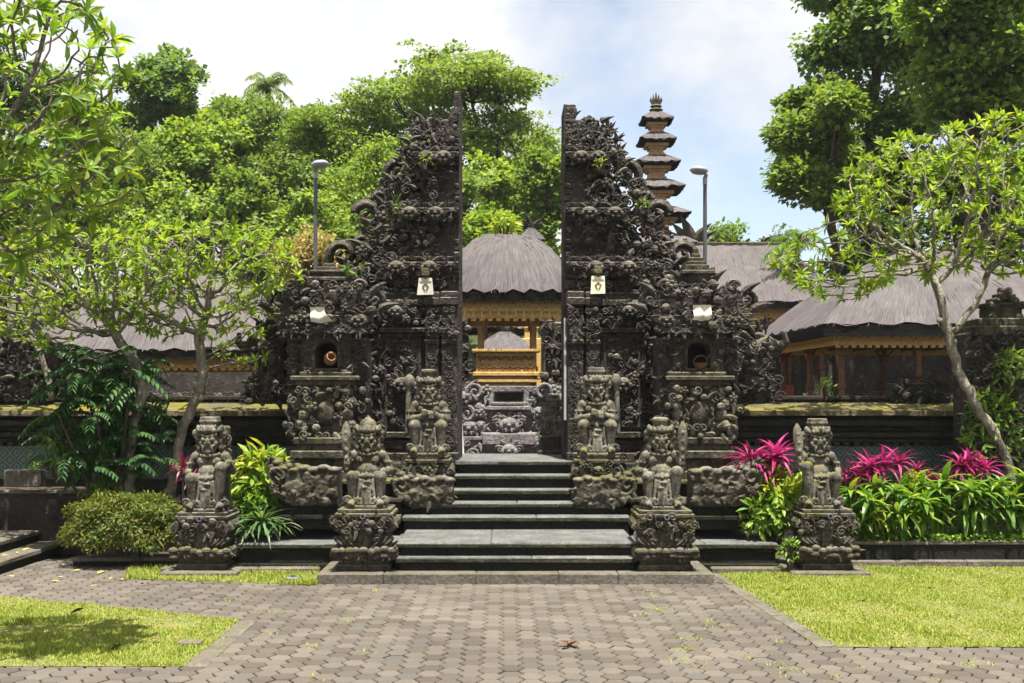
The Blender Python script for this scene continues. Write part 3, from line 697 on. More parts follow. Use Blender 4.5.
# ---------------------------------------------------------------- shrine towers with niches
def shrine(sgn, cxp, label, seed, finial):
    d = 16.75; k = d / F; r = np.random.default_rng(seed)
    root = thing('shrine_tower', (GX(cxp, d), d, 0), label, 'shrine')
    mir = sgn < 0
    Z = lambda py: EYE - (py - VY) * k
    W = lambda px: px * k
    def put(mb, name, mat='gate', parent=None, smooth=False): return mb.build(name, M[mat], parent or root, mir, smooth)
    def B(mb, w0, yb, yt, f, kk=.75, w1=None, bev=.015): V, Fs = box(-W(w0), W(w0 if w1 is None else w1), f, kk, Z(yb), Z(yt), bev); mb.add(V, Fs)
    m = MB()
    for w0, yb, yt, f in ((40, 500, 484, -.30), (36, 484, 470, -.24), (34, 458, 450, -.25), (30, 470, 458, -.17), (28, 450, 444, -.2), (31, 444, 437, -.23)): B(m, w0, yb, yt, f)
    put(m, 'plinth', 'pedestal')
    m = MB(); B(m, 24, 437, 386, -.08)
    put(m, 'swag_block', 'pedestal')
    m = MB()
    oval = lambda x, z: (x / W(12)) ** 2 + ((z - Z(413)) / W(15)) ** 2 > 1
    cluster(m, -W(33), W(33), Z(410), Z(386), -.14, .13, r, .10, mask=oval); cluster(m, -W(34), W(34), Z(438), Z(424), -.18, .13, r, .08, mask=oval); cluster(m, -W(24), W(24), Z(426), Z(408), -.10, .12, r, .06, mask=oval)
    for q in (-1, 1):
        for j in range(4): m.add(*ball((q * W(22 + 3 * (j % 2)), -.12, Z(392 + 11 * j)), .09, 7, 5))
    put(m, 'carved_garland', 'statue')
    m = MB(); m.add(*ball((0, -.10, Z(413)), (W(10), .09, W(13)), 14, 10)); put(m, 'oval_boss', 'pedestal', smooth=True)
    m = MB()
    for w0, yb, yt, f in ((30, 386, 381, -.2), (34, 381, 376, -.24), (26, 376, 372, -.16)): B(m, w0, yb, yt, f)
    put(m, 'ledge', 'pedestal')
    # niche: four sides round a real recess with an arched head
    m = MB()
    for q in (-1, 1): V, Fs = box(min(q * W(11), q * W(25)), max(q * W(11), q * W(25)), -.06, .5, Z(372), Z(334), .01); m.add(V, Fs)
    arch = [(-W(11.2), Z(352)), (-W(11.2), Z(334)), (W(11.2), Z(334)), (W(11.2), Z(352))] + [(W(11.2) * cos(a), Z(352) + W(9.5) * sin(a)) for a in np.linspace(0, pi, 11)[1:-1]]
    V, Fs = prism(arch[::-1], -.055, .5); m.add(V, Fs)
    B(m, 25, 372, 368.5, -.055, .5)
    V, Fs = box(-W(25), W(25), .42, .6, Z(372), Z(334), 0); m.add(V, Fs)
    nb = put(m, 'niche', 'pedestal')
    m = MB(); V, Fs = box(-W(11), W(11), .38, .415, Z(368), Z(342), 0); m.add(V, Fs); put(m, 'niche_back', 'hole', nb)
    m = MB()
    for q in (-1, 1): V, Fs = box(min(q * W(11.5), q * W(14)), max(q * W(11.5), q * W(14)), -.10, -.05, Z(369), Z(350), .006); m.add(V, Fs)
    pts = [(W(12.6) * cos(a), -.075, Z(351) + W(11) * sin(a)) for a in np.linspace(0, pi, 15)]; m.add(*tube(pts, .022, 6))
    put(m, 'niche_frame', 'pedestal', nb)
    m = MB()
    for q in (-1, 1):
        cluster(m, min(q * W(16), q * W(40)), max(q * W(16), q * W(40)), Z(376), Z(340), -.03, .13, r, .12); V, Fs = box(min(q * W(24), q * W(40)), max(q * W(24), q * W(40)), .0, .6, Z(440), Z(338), .02); m.add(V, Fs)
        cluster(m, min(q * W(24), q * W(42)), max(q * W(24), q * W(42)), Z(440), Z(378), .0, .15, r, .08)
    put(m, 'carved_flank')
    m = MB()
    for w0, yb, yt, f in ((34, 334, 330, -.14), (38, 330, 325, -.2), (33, 325, 320, -.16)): B(m, w0, yb, yt, f)
    put(m, 'cornice')
    m = MB(); frieze(m, -W(40), W(40), Z(330), -.22, .16, r); cluster(m, -W(46), W(46), Z(334), Z(306), -.16, .15, r, .12)
    for q in (-1, 0, 1): mask_face(m, (q * W(34), -.2, Z(322)), .26, r)
    V, Fs = box(-W(42), W(42), -.1, .6, Z(322), Z(290), .03); m.add(V, Fs)
    msk = lambda x, z: abs(x) < W(48) - (z - Z(308)) * .55
    cluster(m, -W(48), W(48), Z(308), Z(282), -.10, .15, r, .14, mask=msk)
    for q in (-1, 1):
        V, Fs = volute(.13, .045, 1.4, 28, 1.4, .12, 7); m.add(V * np.array([q, 1, 1]), Fs, None, (q * W(48), -.02, Z(300)))
        orn(m, 1, (q * W(52), -.05, Z(312)), .3, q * .8, q); orn(m, 1, (q * W(44), -.05, Z(296)), .28, q * .5, q)
        V, Fs = volute(.10, .04, 1.4, 24, 1.4, 0, 7); m.add(V * np.array([q, 1, 1]), Fs, None, (q * W(33), -.08, Z(287)))
    put(m, 'carved_canopy')
    m = MB()
    for w0, yb, yt, f in finial:
        V, Fs = box(-W(w0), W(w0), -W(w0) + .22, W(w0) + .22, Z(yb), Z(yt), .012); m.add(V, Fs)
    w0, yb, yt, f = finial[0]
    for q in (-1, -.35, .35, 1): orn(m, 1, (q * W(16), .06, Z(yb) + .05), .24, q * .35, 1 if q > 0 else -1); orn(m, 4, (q * W(14), .02, Z(yb) + .16), .15, q * .3)
    put(m, 'finial', 'pedestal')
    return root
shrine(1, 698, 'carved shrine tower with an arched niche right of the gate, pointed tiered finial', 31,
       ((14, 286, 274, 0), (17, 274, 270, 0), (12, 270, 264, 0), (9, 264, 260, 0), (7, 260, 256, 0), (4.5, 256, 252, 0), (2.2, 252, 246, 0)))
shrine(-1, 327, 'carved shrine tower with an arched niche left of the gate, squat rounded finial', 32,
       ((14, 290, 281, 0), (18, 281, 277, 0), (15, 277, 273, 0), (17, 273, 270, 0), (11, 270, 266, 0), (5, 266, 262, 0)))

# ---------------------------------------------------------------- outer dragon blocks beside the shrines
def makara(sgn, cxp, label, seed):
    d = 17.2; k = d / F; r = np.random.default_rng(seed); root = thing('dragon_ornament', (GX(cxp, d), d, 0), label, 'carving'); mir = sgn < 0
    Z = lambda py: EYE - (py - VY) * k; W = lambda px: px * k
    m = MB(); V, Fs = prism([(W(-20), Z(404)), (W(14), Z(404)), (W(20), Z(385)), (W(12), Z(362)), (W(8), Z(335)), (W(-4), Z(322)), (W(-20), Z(322))][::-1], .1, .55); m.add(V, Fs)
    cluster(m, W(-18), W(16), Z(404), Z(330), .06, .16, r, .12); m.build('body', M['gate'], root, mir)
    m = MB(); pts = [(W(-6), .0, Z(372)), (W(4), -.05, Z(352)), (W(16), -.08, Z(344)), (W(26), -.08, Z(348)), (W(33), -.06, Z(342)), (W(32), -.05, Z(333))]
    m.add(*tube(pts, [.16, .17, .14, .10, .06, .03], 9)); m.add(*tube([(W(2), -.06, Z(366)), (W(14), -.1, Z(362)), (W(22), -.1, Z(364))], [.1, .08, .03], 7))
    m.add(*ball((W(8), -.2, Z(350)), .05)); mask_face(m, (W(2), -.05, Z(385)), .34, r)
    for q in range(5): orn(m, 1, (W(-8 + 5 * q), -.02, Z(342 - 3 * q)), .2, .3 * q - .8, -1)
    cluster(m, W(-10), W(20), Z(392), Z(340), -.16, .12, r, .08); m.build('head', M['gate'], root, mir)
    m = MB()
    for w0, yb, yt in ((14, 335, 329), (18, 329, 325), (12, 325, 318), (9, 318, 312), (5, 312, 307), (2.5, 307, 301)): V, Fs = box(W(-4 - w0), W(-4 + w0), .3 - W(w0), .3 + W(w0), Z(yb), Z(yt), .015); m.add(V, Fs)
    for q in (-1, 1): orn(m, 1, (W(-4 + q * 14), .1, Z(326)), .2, q * .5, q)
    m.build('finial', M['pedestal'], root, mir)
makara(1, 752, 'carved dragon head block jutting right beside the right shrine tower', 41)
makara(-1, 272, 'carved dragon head block jutting left beside the left shrine tower', 42)

# ---------------------------------------------------------------- plinths of the gate, boat shaped blocks, stair cheeks
def plinth(sgn, pxa, pxb, label, seed):
    r = np.random.default_rng(seed); d0 = 16.05
    xs_ = sorted((GX(pxa, 16.4), GX(pxb, 16.4))); root = thing('gate_plinth', (sum(xs_) / 2, 16.6, 0), label, 'plinth')
    inner = (lambda i: (xs_[0], xs_[1] - i)) if sgn < 0 else (lambda i: (xs_[0] + i, xs_[1]))
    for (z0, z1, d, mat, ov) in ((.475, .60, 16.06, 'riser', 0), (.60, .665, 15.98, 'ledge', .02), (.665, .84, 16.2, 'riser', 0), (.84, .90, 16.1, 'wall', .03), (.90, 1.08, 16.42, 'riser', 0), (1.08, 1.14, 16.33, 'ledge', .03), (1.14, 1.345, 16.95, 'wall', 0)):
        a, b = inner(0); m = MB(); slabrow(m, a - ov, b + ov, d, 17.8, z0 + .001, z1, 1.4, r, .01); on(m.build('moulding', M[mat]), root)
plinth(-1, 268, 402, 'dark stepped stone plinth under the left half of the gate', 51)
plinth(1, 630, 745, 'dark stepped stone plinth under the right half of the gate', 52)
def boat(sgn, pxin, pxout, d, ytop, ybot, label, seed):
    r = np.random.default_rng(seed); k = d / F; wd = abs(pxout - pxin) * k; h = (ybot - ytop) * k
    root = thing('boat_shaped_stone', (GX(pxin, d), d, 0), label, 'stone carving'); z0 = GZ(ybot, d)
    poly = [(0, 0), (wd * .66, 0), (wd * .80, h * .12), (wd * .92, h * .38), (wd * .97, h * .66), (wd * .98, h * .9), (wd * .86, h), (wd * .72, h * .92), (wd * .6, h * .8), (wd * .4, h * .8), (wd * .22, h * .84), (0, h * .82)]
    m = MB(); V, Fs = prism([(a, z0 + b) for a, b in poly][::-1], -.1, .42); m.add(np.array(V), Fs)
    for q in range(7): m.add(*ball((wd * (.06 + .14 * q), -.02, z0 + h * (.79 + .05 * (q % 2))), (.10, .13, .055), 10, 7))
    for q in range(3): V, Fs = volute(.085, .028, 1.3, 24, 1.0, 0, 7); m.add(V, Fs, RY(q * .9), (wd * (.2 + .22 * q), -.10, z0 + h * .4))
    cluster(m, 0, wd * .8, z0 + h * .08, z0 + h * .7, -.09, .13, r, .03)
    rough_stone(m, 'block', M['pedestal'], root, sgn < 0, .016, .022, seed)
    m = MB()
    V, Fs = volute(h * .27, .042, 1.35, 30, 1.3, 0, 8); m.add(V, Fs, RY(2.2), (wd * .83, -.08, z0 + h * .66))
    for q in range(6): m.add(*ball((wd * (.5 + .09 * q), -.02 + .08 * (q % 2), z0 + h * (.82 + .035 * q)), (.085, .11, .06), 8, 6))
    for q in range(4): orn(m, (1, 4)[q % 2], (wd * (.66 + .09 * q), -.06, z0 + h * (.86 + .04 * q)), .17, .5 * (q - 1), 1)
    cluster(m, wd * .6, wd * .95, z0 + h * .2, z0 + h * .5, -.10, .12, r, .05)
    rough_stone(m, 'curled_carving', M['pedestal'], root, sgn < 0, .012, .015, seed + 1)
    m = MB(); V, Fs = box(-.02, wd * .85, -.02, .5, z0 - .32, z0 - .002, .01); m.add(V, Fs); V, Fs = box(-.04, wd * .9, -.08, .5, z0 - .19, z0 - .13, .01); m.add(V, Fs); m.build('footing', M['riser'], root, sgn < 0)
boat(-1, 338, 268, 15.6, 461, 505, 'mossy boat shaped stone curling up at its left end, beside the inner left statue', 61)
boat(1, 692, 762, 15.6, 463, 506, 'mossy boat shaped stone curling up at its right end, beside the inner right statue', 62)
boat(-1, 453, 392, 16.3, 473, 508, 'low mossy stair cheek stone on the left edge of the stairs', 63)
boat(1, 575, 637, 16.3, 473, 508, 'low mossy stair cheek stone on the right edge of the stairs', 64)

# ---------------------------------------------------------------- enclosure walls
def enclosure(sgn, xa, xb, label, seed):
    r = np.random.default_rng(seed); d = 18.1; root = thing('temple_wall', ((xa + xb) / 2, d, 0), label, 'wall')
    m = MB(); bx(m, xa, xb, d + .25, d + 1.0, 0, 2.05, .01); 
    bx(m, xa, xb, d + .02, d + .4, 0, .55); bx(m, xa, xb, d + .1, d + .4, .56, .66); on(m.build('wall_body', M['wall']), root)
    m = MB()
    for z0, z1, f in ((1.62, 1.68, .10), (1.70, 1.78, .04), (1.80, 1.86, .12), (1.88, 1.98, .0)): slabrow(m, xa, xb, d + f, d + .4, z0, z1, 1.1, r)
    for q in range(int((xb - xa) / .16)): V, Fs = box(xa + q * .16, xa + q * .16 + .09, d + .06, d + .3, 1.63, 1.675, .004); m.add(V + np.array([0, -.02, -.06]), Fs)
    on(m.build('moulding', M['wall']), root)
    m = MB(); slabrow(m, xa, xb, d + .17, d + .3, 1.02, 1.56, 1.0, r, .004); on(m.build('tile_band', M['tile']), root)
    m = MB()
    k = int((xb - xa) / .9); e = np.linspace(xa, xb, k + 1)
    for i in range(k):
        V, Fs = prism([(0, 0), (0, .0)], 0, 1) if False else (None, None)
        y0 = d - .22 + r.uniform(-.01, .01)
        y0 += .1; V = [(e[i] + .003, y0, 2.05), (e[i + 1] - .003, y0, 2.05), (e[i + 1] - .003, y0, 2.125), (e[i] + .003, y0, 2.125), (e[i] + .003, d + .62, 2.0), (e[i + 1] - .003, d + .62, 2.0), (e[i + 1] - .003, d + .62, 2.26), (e[i] + .003, d + .62, 2.26)]
        m.add(chip(V, r, .006), [(0, 1, 2, 3), (3, 2, 6, 7), (5, 4, 7, 6), (1, 0, 4, 5), (0, 3, 7, 4), (2, 1, 5, 6)])
    on(m.build('mossy_coping', M['ledge']), root)
    m = MB(); bx(m, xa, xb, d + .66, d + .95, 2.05, 2.32); bx(m, xa, xb, d + .6, d + .98, 2.30, 2.37)
    ph = 2.0
    q = xa
    while q < xb - .6:
        bx(m, q, q + .8, d + .55, d + 1.0, 2.1, 2.58); cluster(m, q - .05, q + .85, 2.18, 2.66, d + .54, .16, r, .1, fill=.85); q += ph + .8 + r.uniform(-.2, .2)
    frieze(m, xa, xb, 2.2, d + .64, .15, r, False); on(m.build('carved_parapet', M['wall']), root)
    return root
enclosure(1, GX(735, 18.1), 15.5, 'dark temple wall right of the gate with a mossy coping and teal tile band', 71)
enclosure(-1, -15.5, GX(296, 18.1), 'dark temple wall left of the gate behind the plumeria trees', 72)
# old carved wall portion at far left, higher
def carved_block(px0, px1, y0, y1, d, name, label, seed, tiers=(), finial=False):
    r = np.random.default_rng(seed); xa, xb = GX(px0, d), GX(px1, d); root = thing(name, ((xa + xb) / 2, d, 0), label, 'carved stone')
    m = MB(); bx(m, xa, xb, d, d + .6, GZ(y1, d), GZ(y0, d), .03); cluster(m, xa, xb, GZ(y1, d), GZ(y0, d), d, .18, r, .14, fill=.8)
    for q in range(int((xb - xa) / .5)): mask_face(m, (xa + .3 + q * .5, d - .04, GZ((y0 + y1) / 2, d)), .3, r)
    on(m.build('carved_block', M['gate']), root)
    m = MB()
    for (w0, a, b) in tiers:
        cxp = (px0 + px1) / 2; bx(m, GX(cxp - w0, d), GX(cxp + w0, d), d + .3 - w0 * d / F * .7, d + .3 + w0 * d / F * .7, GZ(a, d), GZ(b, d), .015)
        for q in (-1, 1): orn(m, 2, (GX(cxp + q * w0 * .8, d), d + .1, GZ(a, d) + .02), .16)
    if tiers: on(m.build('tiered_cap', M['pedestal']), root)
carved_block(-20, 50, 340, 402, 18.5, 'carved_wall_panel', 'old carved stone panel on the left wall at the frame edge', 81)
carved_block(50, 118, 352, 402, 18.9, 'carved_wall_panel', 'carved stone panel on the left wall behind the dark shrub', 82)
carved_block(968, 1050, 332, 470, 17.3, 'corner_pillar', 'dark carved corner pillar overgrown with ferns behind the right plumeria trunk', 83, ((38, 336, 326), (30, 326, 318), (17, 318, 306), (20, 306, 302), (12, 302, 297), (7, 297, 292), (3, 292, 286)))

# ---------------------------------------------------------------- left side steps and planter walls
r = np.random.default_rng(91)
st = thing('side_steps', (-7.2, 15.8, 0), 'dark stone side steps at the left edge strewn with fallen leaves', 'stairs')
for (xe, y0, y1, zt) in ((-6.62, 14.0, 17.2, .175), (-6.98, 14.2, 17.1, .345), (-7.6, 14.4, 17.0, .53)):
    m = MB(); e = np.linspace(y0, y1, 4)
    for i in range(3): V, Fs = box(-10.5, xe, e[i] + .002, e[i + 1] - .002, zt - .07, zt, .015); m.add(chip(V, r, .003), Fs)
    on(m.build('tread', M['kerb']), st)
    m = MB(); V, Fs = box(-10.5, xe - .03, y0 + .02, y1 - .02, 0, zt - .072, .01); m.add(V, Fs); on(m.build('riser', M['riser']), st)
def planter(xa, xb, ya, yb, zt, label, capmat='kerb', bodymat='riser'):
    root = thing('planter_wall', ((xa + xb) / 2, ya, 0), label, 'planter'); m = MB()
    bx(m, xa, xb, ya, ya + .18, -.05, zt - .06); on(m.build('wall', M[bodymat]), root)
    m = MB(); slabrow(m, xa - .02, xb + .02, ya - .03, ya + .2, zt - .058, zt, .9, r); on(m.build('coping', M[capmat]), root)
    m = MB(); V, Fs = box(xa, xb, ya + .2, yb, -.05, zt - .04, 0); m.add(V, Fs); on(m.build('soil', M['earth']), root)
planter(GX(848, 15.75), 11.5, 15.75, 18.1, .34, 'low dark planter wall of the flower bed behind the right lawn')
planter(GX(70, 15.5), GX(238, 15.5), 15.6, 18.1, .13, 'low planter edge under the clipped mound of shrub on the left')
planter(GX(-30, 17), GX(84, 17), 17.0, 18.1, .95, 'dark planter block below the left wall behind the side steps', 'kerb', 'wall')
m = MB(); bx(m, GX(5, 16.8), GX(42, 16.8), 16.75, 16.95, GZ(487, 16.8), GZ(470, 16.8)); tag(m.build('stone_ledge_block', M['slab']), 'pale weathered stone block on the planter at the far left', 'stone block')

# thin humid air over the whole place
V, Fs = box(-905, 905, -305, 1205, -1.5, 26)
hz_ = MB().add(V, Fs); hm = bpy.data.materials.new('haze'); hm.use_nodes = True; ht = hm.node_tree; ht.nodes.clear()
hv = ht.nodes.new('ShaderNodeVolumePrincipled'); hv.inputs['Color'].default_value = (.93, .96, 1, 1); hv.inputs['Density'].default_value = .00022
ho = ht.nodes.new('ShaderNodeOutputMaterial'); ht.links.new(hv.outputs[0], ho.inputs['Volume'])
tag(hz_.build('haze', hm), kind='stuff')

# ================================================================== PAVILIONS WITH THATCHED ROOFS
def roof_mesh(a, b, ra, rb, z0, z1, r, nu=26, nv=12, bulge=.10, lip=.22):
    """hipped thatch: four slopes between the eave rectangle (a,b) and the ridge (ra,rb)"""
    V = []; UV = []; Fs = []
    corners = [(-1, -1), (1, -1), (1, 1), (-1, 1)]
    for s in range(4):
        c0, c1 = corners[s], corners[(s + 1) % 4]
        base = len(V)
        Lg = 2 * (a if s % 2 == 0 else b)
        for j in range(nv + 1):
            t = j / nv; tz = t + bulge * sin(pi * t)
            for i in range(nu + 1):
                u = i / nu
                ax = c0[0] * (1 - u) + c1[0] * u; ay = c0[1] * (1 - u) + c1[1] * u
                x = ax * (a * (1 - t) + ra * t); y = ay * (b * (1 - t) + rb * t)
                jit = 0 if i in (0, nu) else r.normal(0, .012)
                V.append((x, y, z0 + (z1 - z0) * tz + jit + (.03 * sin(i * 1.9 + s) * (1 - t) if j == 0 and 0 < i < nu else 0)))
                UV.append((u * Lg + s * 17.3, t * math.hypot(z1 - z0, b - rb if s % 2 == 0 else a - ra), 0))
        for j in range(nv):
            for i in range(nu):
                k = base + j * (nu + 1) + i; Fs.append((k, k + 1, k + nu + 2, k + nu + 1))
    k = len(V); V += [(-ra, -rb, z1), (ra, -rb, z1), (ra, rb, z1), (-ra, rb, z1)]; UV += [(0, 0, 0)] * 4; Fs.append((k, k + 1, k + 2, k + 3))
    return np.array(V), Fs, np.array(UV)
def build_roof(root, a, b, ra, rb, z0, z1, seed, lip=.2, bulge=.10, strands=True, name='thatched_roof'):
    r = np.random.default_rng(seed)
    V, Fs, UV = roof_mesh(a, b, ra, rb, z0, z1, r, bulge=bulge)
    mb = MB().add(V, Fs); nV = len(V)
    # loose ends of thatch standing off the surface
    if strands:
        n = int(260 * (a + b)); t = r.uniform(0, .97, n); s = r.integers(0, 4, n); u = r.uniform(0, 1, n)
        cs = np.array([(-1, -1), (1, -1), (1, 1), (-1, 1)]); c0 = cs[s]; c1 = cs[(s + 1) % 4]
        ax = c0[:, 0] * (1 - u) + c1[:, 0] * u; ay = c0[:, 1] * (1 - u) + c1[:, 1] * u
        def at(t): return np.stack([ax * (a * (1 - t) + ra * t), ay * (b * (1 - t) + rb * t), z0 + (z1 - z0) * (t + bulge * np.sin(pi * t))], -1)
        p = at(t); q = at(np.clip(t - r.uniform(.05, .12, n), -.035, 1)); q[:, 2] += r.uniform(.0, .02, n)
        side = np.where((s % 2 == 0)[:, None], np.array([1., 0, 0]), np.array([0, 1., 0])) * r.uniform(.006, .02, n)[:, None]
        W = np.stack([p - side, p + side, q + side * .3], 1).reshape(-1, 3); W[:, 2] += .004
        mb.add(W, (np.arange(n * 3), np.full(n, 3)))
        uv2 = np.stack([np.repeat(u * 2 * a + s * 17.3, 3) + np.tile(r.uniform(0, .2, n), (3, 1)).T.ravel(), np.repeat(t * 2.0, 3), np.zeros(n * 3)], -1); UV = np.concatenate([UV, uv2])
    o = mb.build(name, M['thatch'], root)
    at_ = o.data.attributes.new('strand', 'FLOAT_VECTOR', 'POINT'); at_.data.foreach_set('vector', UV.astype(np.float32).ravel())
    # thick black underside of the eave
    m = MB(); ins = .05
    ring = lambda A, B, z: [(-A, -B, z), (A, -B, z), (A, B, z), (-A, B, z)]
    V = ring(a - .01, b - .01, z0 - .005) + ring(a - ins, b - ins, z0 - lip) + ring(a - .5, b - .5, z0 - lip + .05)
    m.add(V, [(k, (k + 1) % 4, (k + 1) % 4 + 4, k + 4)[::-1] for k in range(4)] + [(4 + k, 4 + (k + 1) % 4, 8 + (k + 1) % 4, 8 + k)[::-1] for k in range(4)])
    n = int(220 * (a + b)); s = r.integers(0, 4, n); u = r.uniform(-1, 1, n)
    x = np.where(s % 2 == 0, u * a, np.where(s == 1, a, -a)); y = np.where(s % 2 == 1, u * b, np.where(s == 0, -b, b)); h = r.uniform(.02, .12, n)
    sd = np.where((s % 2 == 0)[:, None], np.array([1., 0, 0]), np.array([0, 1., 0])) * .015
    p = np.stack([x * .99, y * .99, np.full(n, z0 - lip + .05)], -1); q = p.copy(); q[:, 2] -= h
    m.add(np.stack([p - sd, p + sd, q], 1).reshape(-1, 3), (np.arange(n * 3), np.full(n, 3)))
    m.build('eave_edge', M['black'], root)
def pavilion(name, label, loc, a, b, ra, rb, zr0, zr1, seed, rz=0.0, posts=(), floor=None, lip=.2, fas=.18, group=None, cat='pavilion', post_mat='brown_wood', bulge=.1, inset=.35, ridge=False, screen=None):
    """loc z = floor level; heights relative to it"""
    root = thing(name, loc, label, cat, group, rz); r = np.random.default_rng(seed + 5)
    build_roof(root, a, b, ra, rb, zr0, zr1, seed, lip, bulge)
    A, B = a - inset, b - inset; zt = zr0 - lip + .03
    m = MB()
    for (x0, x1, y0, y1) in ((-A, A, -B, -B + .06), (-A, A, B - .06, B), (-A, -A + .06, -B + .062, B - .062), (A - .06, A, -B + .062, B - .062)):
        m.add(*box(x0, x1, y0, y1, zt - fas, zt, .008))
    n = int(2 * A / .16)
    for i in range(n):
        x = -A + (i + .5) * 2 * A / n; orn(m, 4, (x, -B - .02, zt - fas * .4), fas * .55, pi); orn(m, 2, (x, -B - .02, zt - fas * .2), .06)
        m.add(*frustum(.055, .02, .012, .015, 0, -.0001) if False else box(x - .045, x + .045, -B - .012, -B + .03, zt - fas - .05, zt - fas + .002))
    n = int(2 * B / .16)
    for i in range(n):
        y = -B + (i + .5) * 2 * B / n
        for q in (-1, 1): V, Fs = TPL[4]; m.add(V * fas * .55, Fs, RZ(q * pi / 2) @ RY(pi), (q * (A + .02), y, zt - fas * .4))
    m.build('gilded_fascia', M['gold'], root)
    m = MB(); m.add(*box(-A + .1, A - .1, -B + .1, B - .1, zt - .02, zt + .02)); 
    for i in range(int(A / .3)):
        x = -A + .3 + i * .6; m.add(*box(x - .03, x + .03, -B + .1, B - .1, zt - .11, zt - .022))
    m.build('ceiling', M['brown_wood'], root)
    for (x, y) in posts:
        m = MB(); h = zt - fas * .5; m.add(*box(x - .05, x + .05, y - .05, y + .05, .0, h, .012)); m.add(*box(x - .11, x + .11, y - .11, y + .11, 0, .22, .02)); m.add(*box(x - .09, x + .09, y - .09, y + .09, h - .3, h - .18, .01)); m.add(*box(x - .075, x + .075, y - .075, y + .075, h * .55, h * .6, .01))
        for q in (-1, 1): m.add(*tube([(x, y, h - .28), (x + q * .12, y, h - .10), (x + q * .22, y, h - .01)], .025, 6))
        m.build('post', M[post_mat], root)
    if floor: 
        m = MB(); m.add(*box(-floor[0], floor[0], -floor[1], floor[1], -floor[2], 0, .03)); m.add(*box(-floor[0] - .1, floor[0] + .1, -floor[1] - .1, floor[1] + .1, -floor[2] * .5, -floor[2] * .3, .02))
        frieze(m, -floor[0], floor[0], -.15, -floor[1], .16, r); m.build('stone_platform', M['inner'], root)
    if screen:
        m = MB(); m.add(*box(-screen[0], screen[0], screen[1], screen[1] + .08, 0, screen[2], .01)); m.build('back_wall', M['red_wood'], root)
    if ridge:
        m = MB(); m.add(*box(-ra - .12, ra + .12, -.12, .12, zr1 - .05, zr1 + .10, .02))
        for i in range(int(ra * 2 / .5)): orn(m, 1, (-ra + .25 + i * .5, -.02, zr1 + .08), .16, .3 * (-1) ** i, (-1) ** i)
        for q in (-1, 1):
            for j in range(3): orn(m, 1, (q * (ra - .25 * j), 0, zr1 + .06), .45 - .08 * j, q * .5, q)
        for j in range(-2, 3): orn(m, 1, (-ra * .55 + j * .14, 0, zr1 + .06), .75 - .14 * abs(j), j * .22, 1 if j > 0 else -1)
        m.build('ridge_crest', M['pedestal'], root)
    return root
DP = 24.0; kp = DP / F; ZC = 1.34
# right front pavilion, turned a little so its left slope shows
rzp = radians(1.5)
pavilion('thatched_pavilion', 'open pavilion with a big grey thatched hip roof behind the right plumeria', (9.42, 25.6, ZC), 3.12, 2.9, .55, .2, GZ(324, 22.7) - ZC, GZ(252, 25.6) - ZC, 101, rzp,
         posts=[(-2.5, -2.2), (-.9, -2.2), (.75, -2.2), (2.5, -2.2), (-2.5, 0), (-2.5, 2.2), (2.5, 2.2), (0, 2.2)], floor=(2.5, 2.6, .2), lip=.24, fas=.2, screen=(2.1, 2.0, 1.0))
pavilion('thatched_pavilion', 'farther thatched pavilion with a carved ridge crest beside the right lamp post', (GX(722, 31.5), 31.5, ZC), 2.95, 2.3, 1.6, .12, GZ(302, 29.5) - ZC, GZ(246, 31.5) - ZC, 102, 0,
         posts=[(-2.3, -1.7), (-.8, -1.7), (.8, -1.7), (2.3, -1.7), (2.3, 1.7)], floor=(2.6, 2.0, .2), lip=.2, fas=.28, ridge=True, bulge=.04, screen=(2.4, 1.5, 1.4))
pavilion('thatched_pavilion', 'wide thatched pavilion behind the left plumeria trees', (GX(186, 25.5), 25.5, ZC), 2.9, 2.2, 1.1, .15, GZ(350, 23.5) - ZC, GZ(276, 25.5) - ZC, 103, radians(4),
         posts=[(-2.2, -1.7), (-.7, -1.7), (.7, -1.7), (2.2, -1.7), (2.2, 1.7), (-2.2, 1.7)], floor=(2.5, 2.0, .2), lip=.2, fas=.2, screen=(2.4, 1.4, .8))
# inner pavilion seen through the opening
pavilion('shrine_pavilion', 'gilded shrine pavilion with a rounded thatched roof framed by the gate opening', (GX(507, 23), 23.0, ZC), 1.42, 1.42, .33, .25, GZ(291, 21.6) - ZC, GZ(236, 23) - ZC, 104, 0,
         posts=[(-.53, -.75), (.53, -.75), (-.53, .75), (.53, .75)], lip=.2, fas=.34, post_mat='gold', bulge=.2, inset=.2)
# carved golden seat of the shrine, on the stone behind the screen
dk = 22.0; r = np.random.default_rng(5)
root = thing('gilded_throne', (GX(506, dk), dk, ZC), 'gilded carved box throne standing between two gold posts in the gate opening', 'throne')
kk = dk / F; zz = lambda py: GZ(py, dk) - ZC
def cb(mb, w0, yb, yt, f, b=.5): mb.add(*box(-w0 * kk, w0 * kk, f, b, zz(yb), zz(yt), .01))
m = MB(); cb(m, 34, 352, 349, -.12); cb(m, 30, 373, 352, -.02); cb(m, 33, 376, 372, -.1); cb(m, 28, 380, 376, -.05); cb(m, 31, 382.5, 379.5, -.08); cb(m, 25, 386, 382, -.02)
m.build('box', M['gold'], root)
m = MB(); frieze(m, -28 * kk, 28 * kk, zz(357), -.02, .12, r); frieze(m, -28 * kk, 28 * kk, zz(369), -.02, .10, r, False)
for q in (-1, 1):
    orn(m, 0, (q * 33 * kk, -.06, zz(377)), .16, 0, q); orn(m, 1, (q * 34 * kk, -.1, zz(374)), .16, q * 1.2, q)
m.build('carving', M['brown_wood'], root)
m = MB(); cb(m, 22, 400, 386, .0); cb(m, 24, 462, 400, .1); m.build('base', M['red_wood'], root)
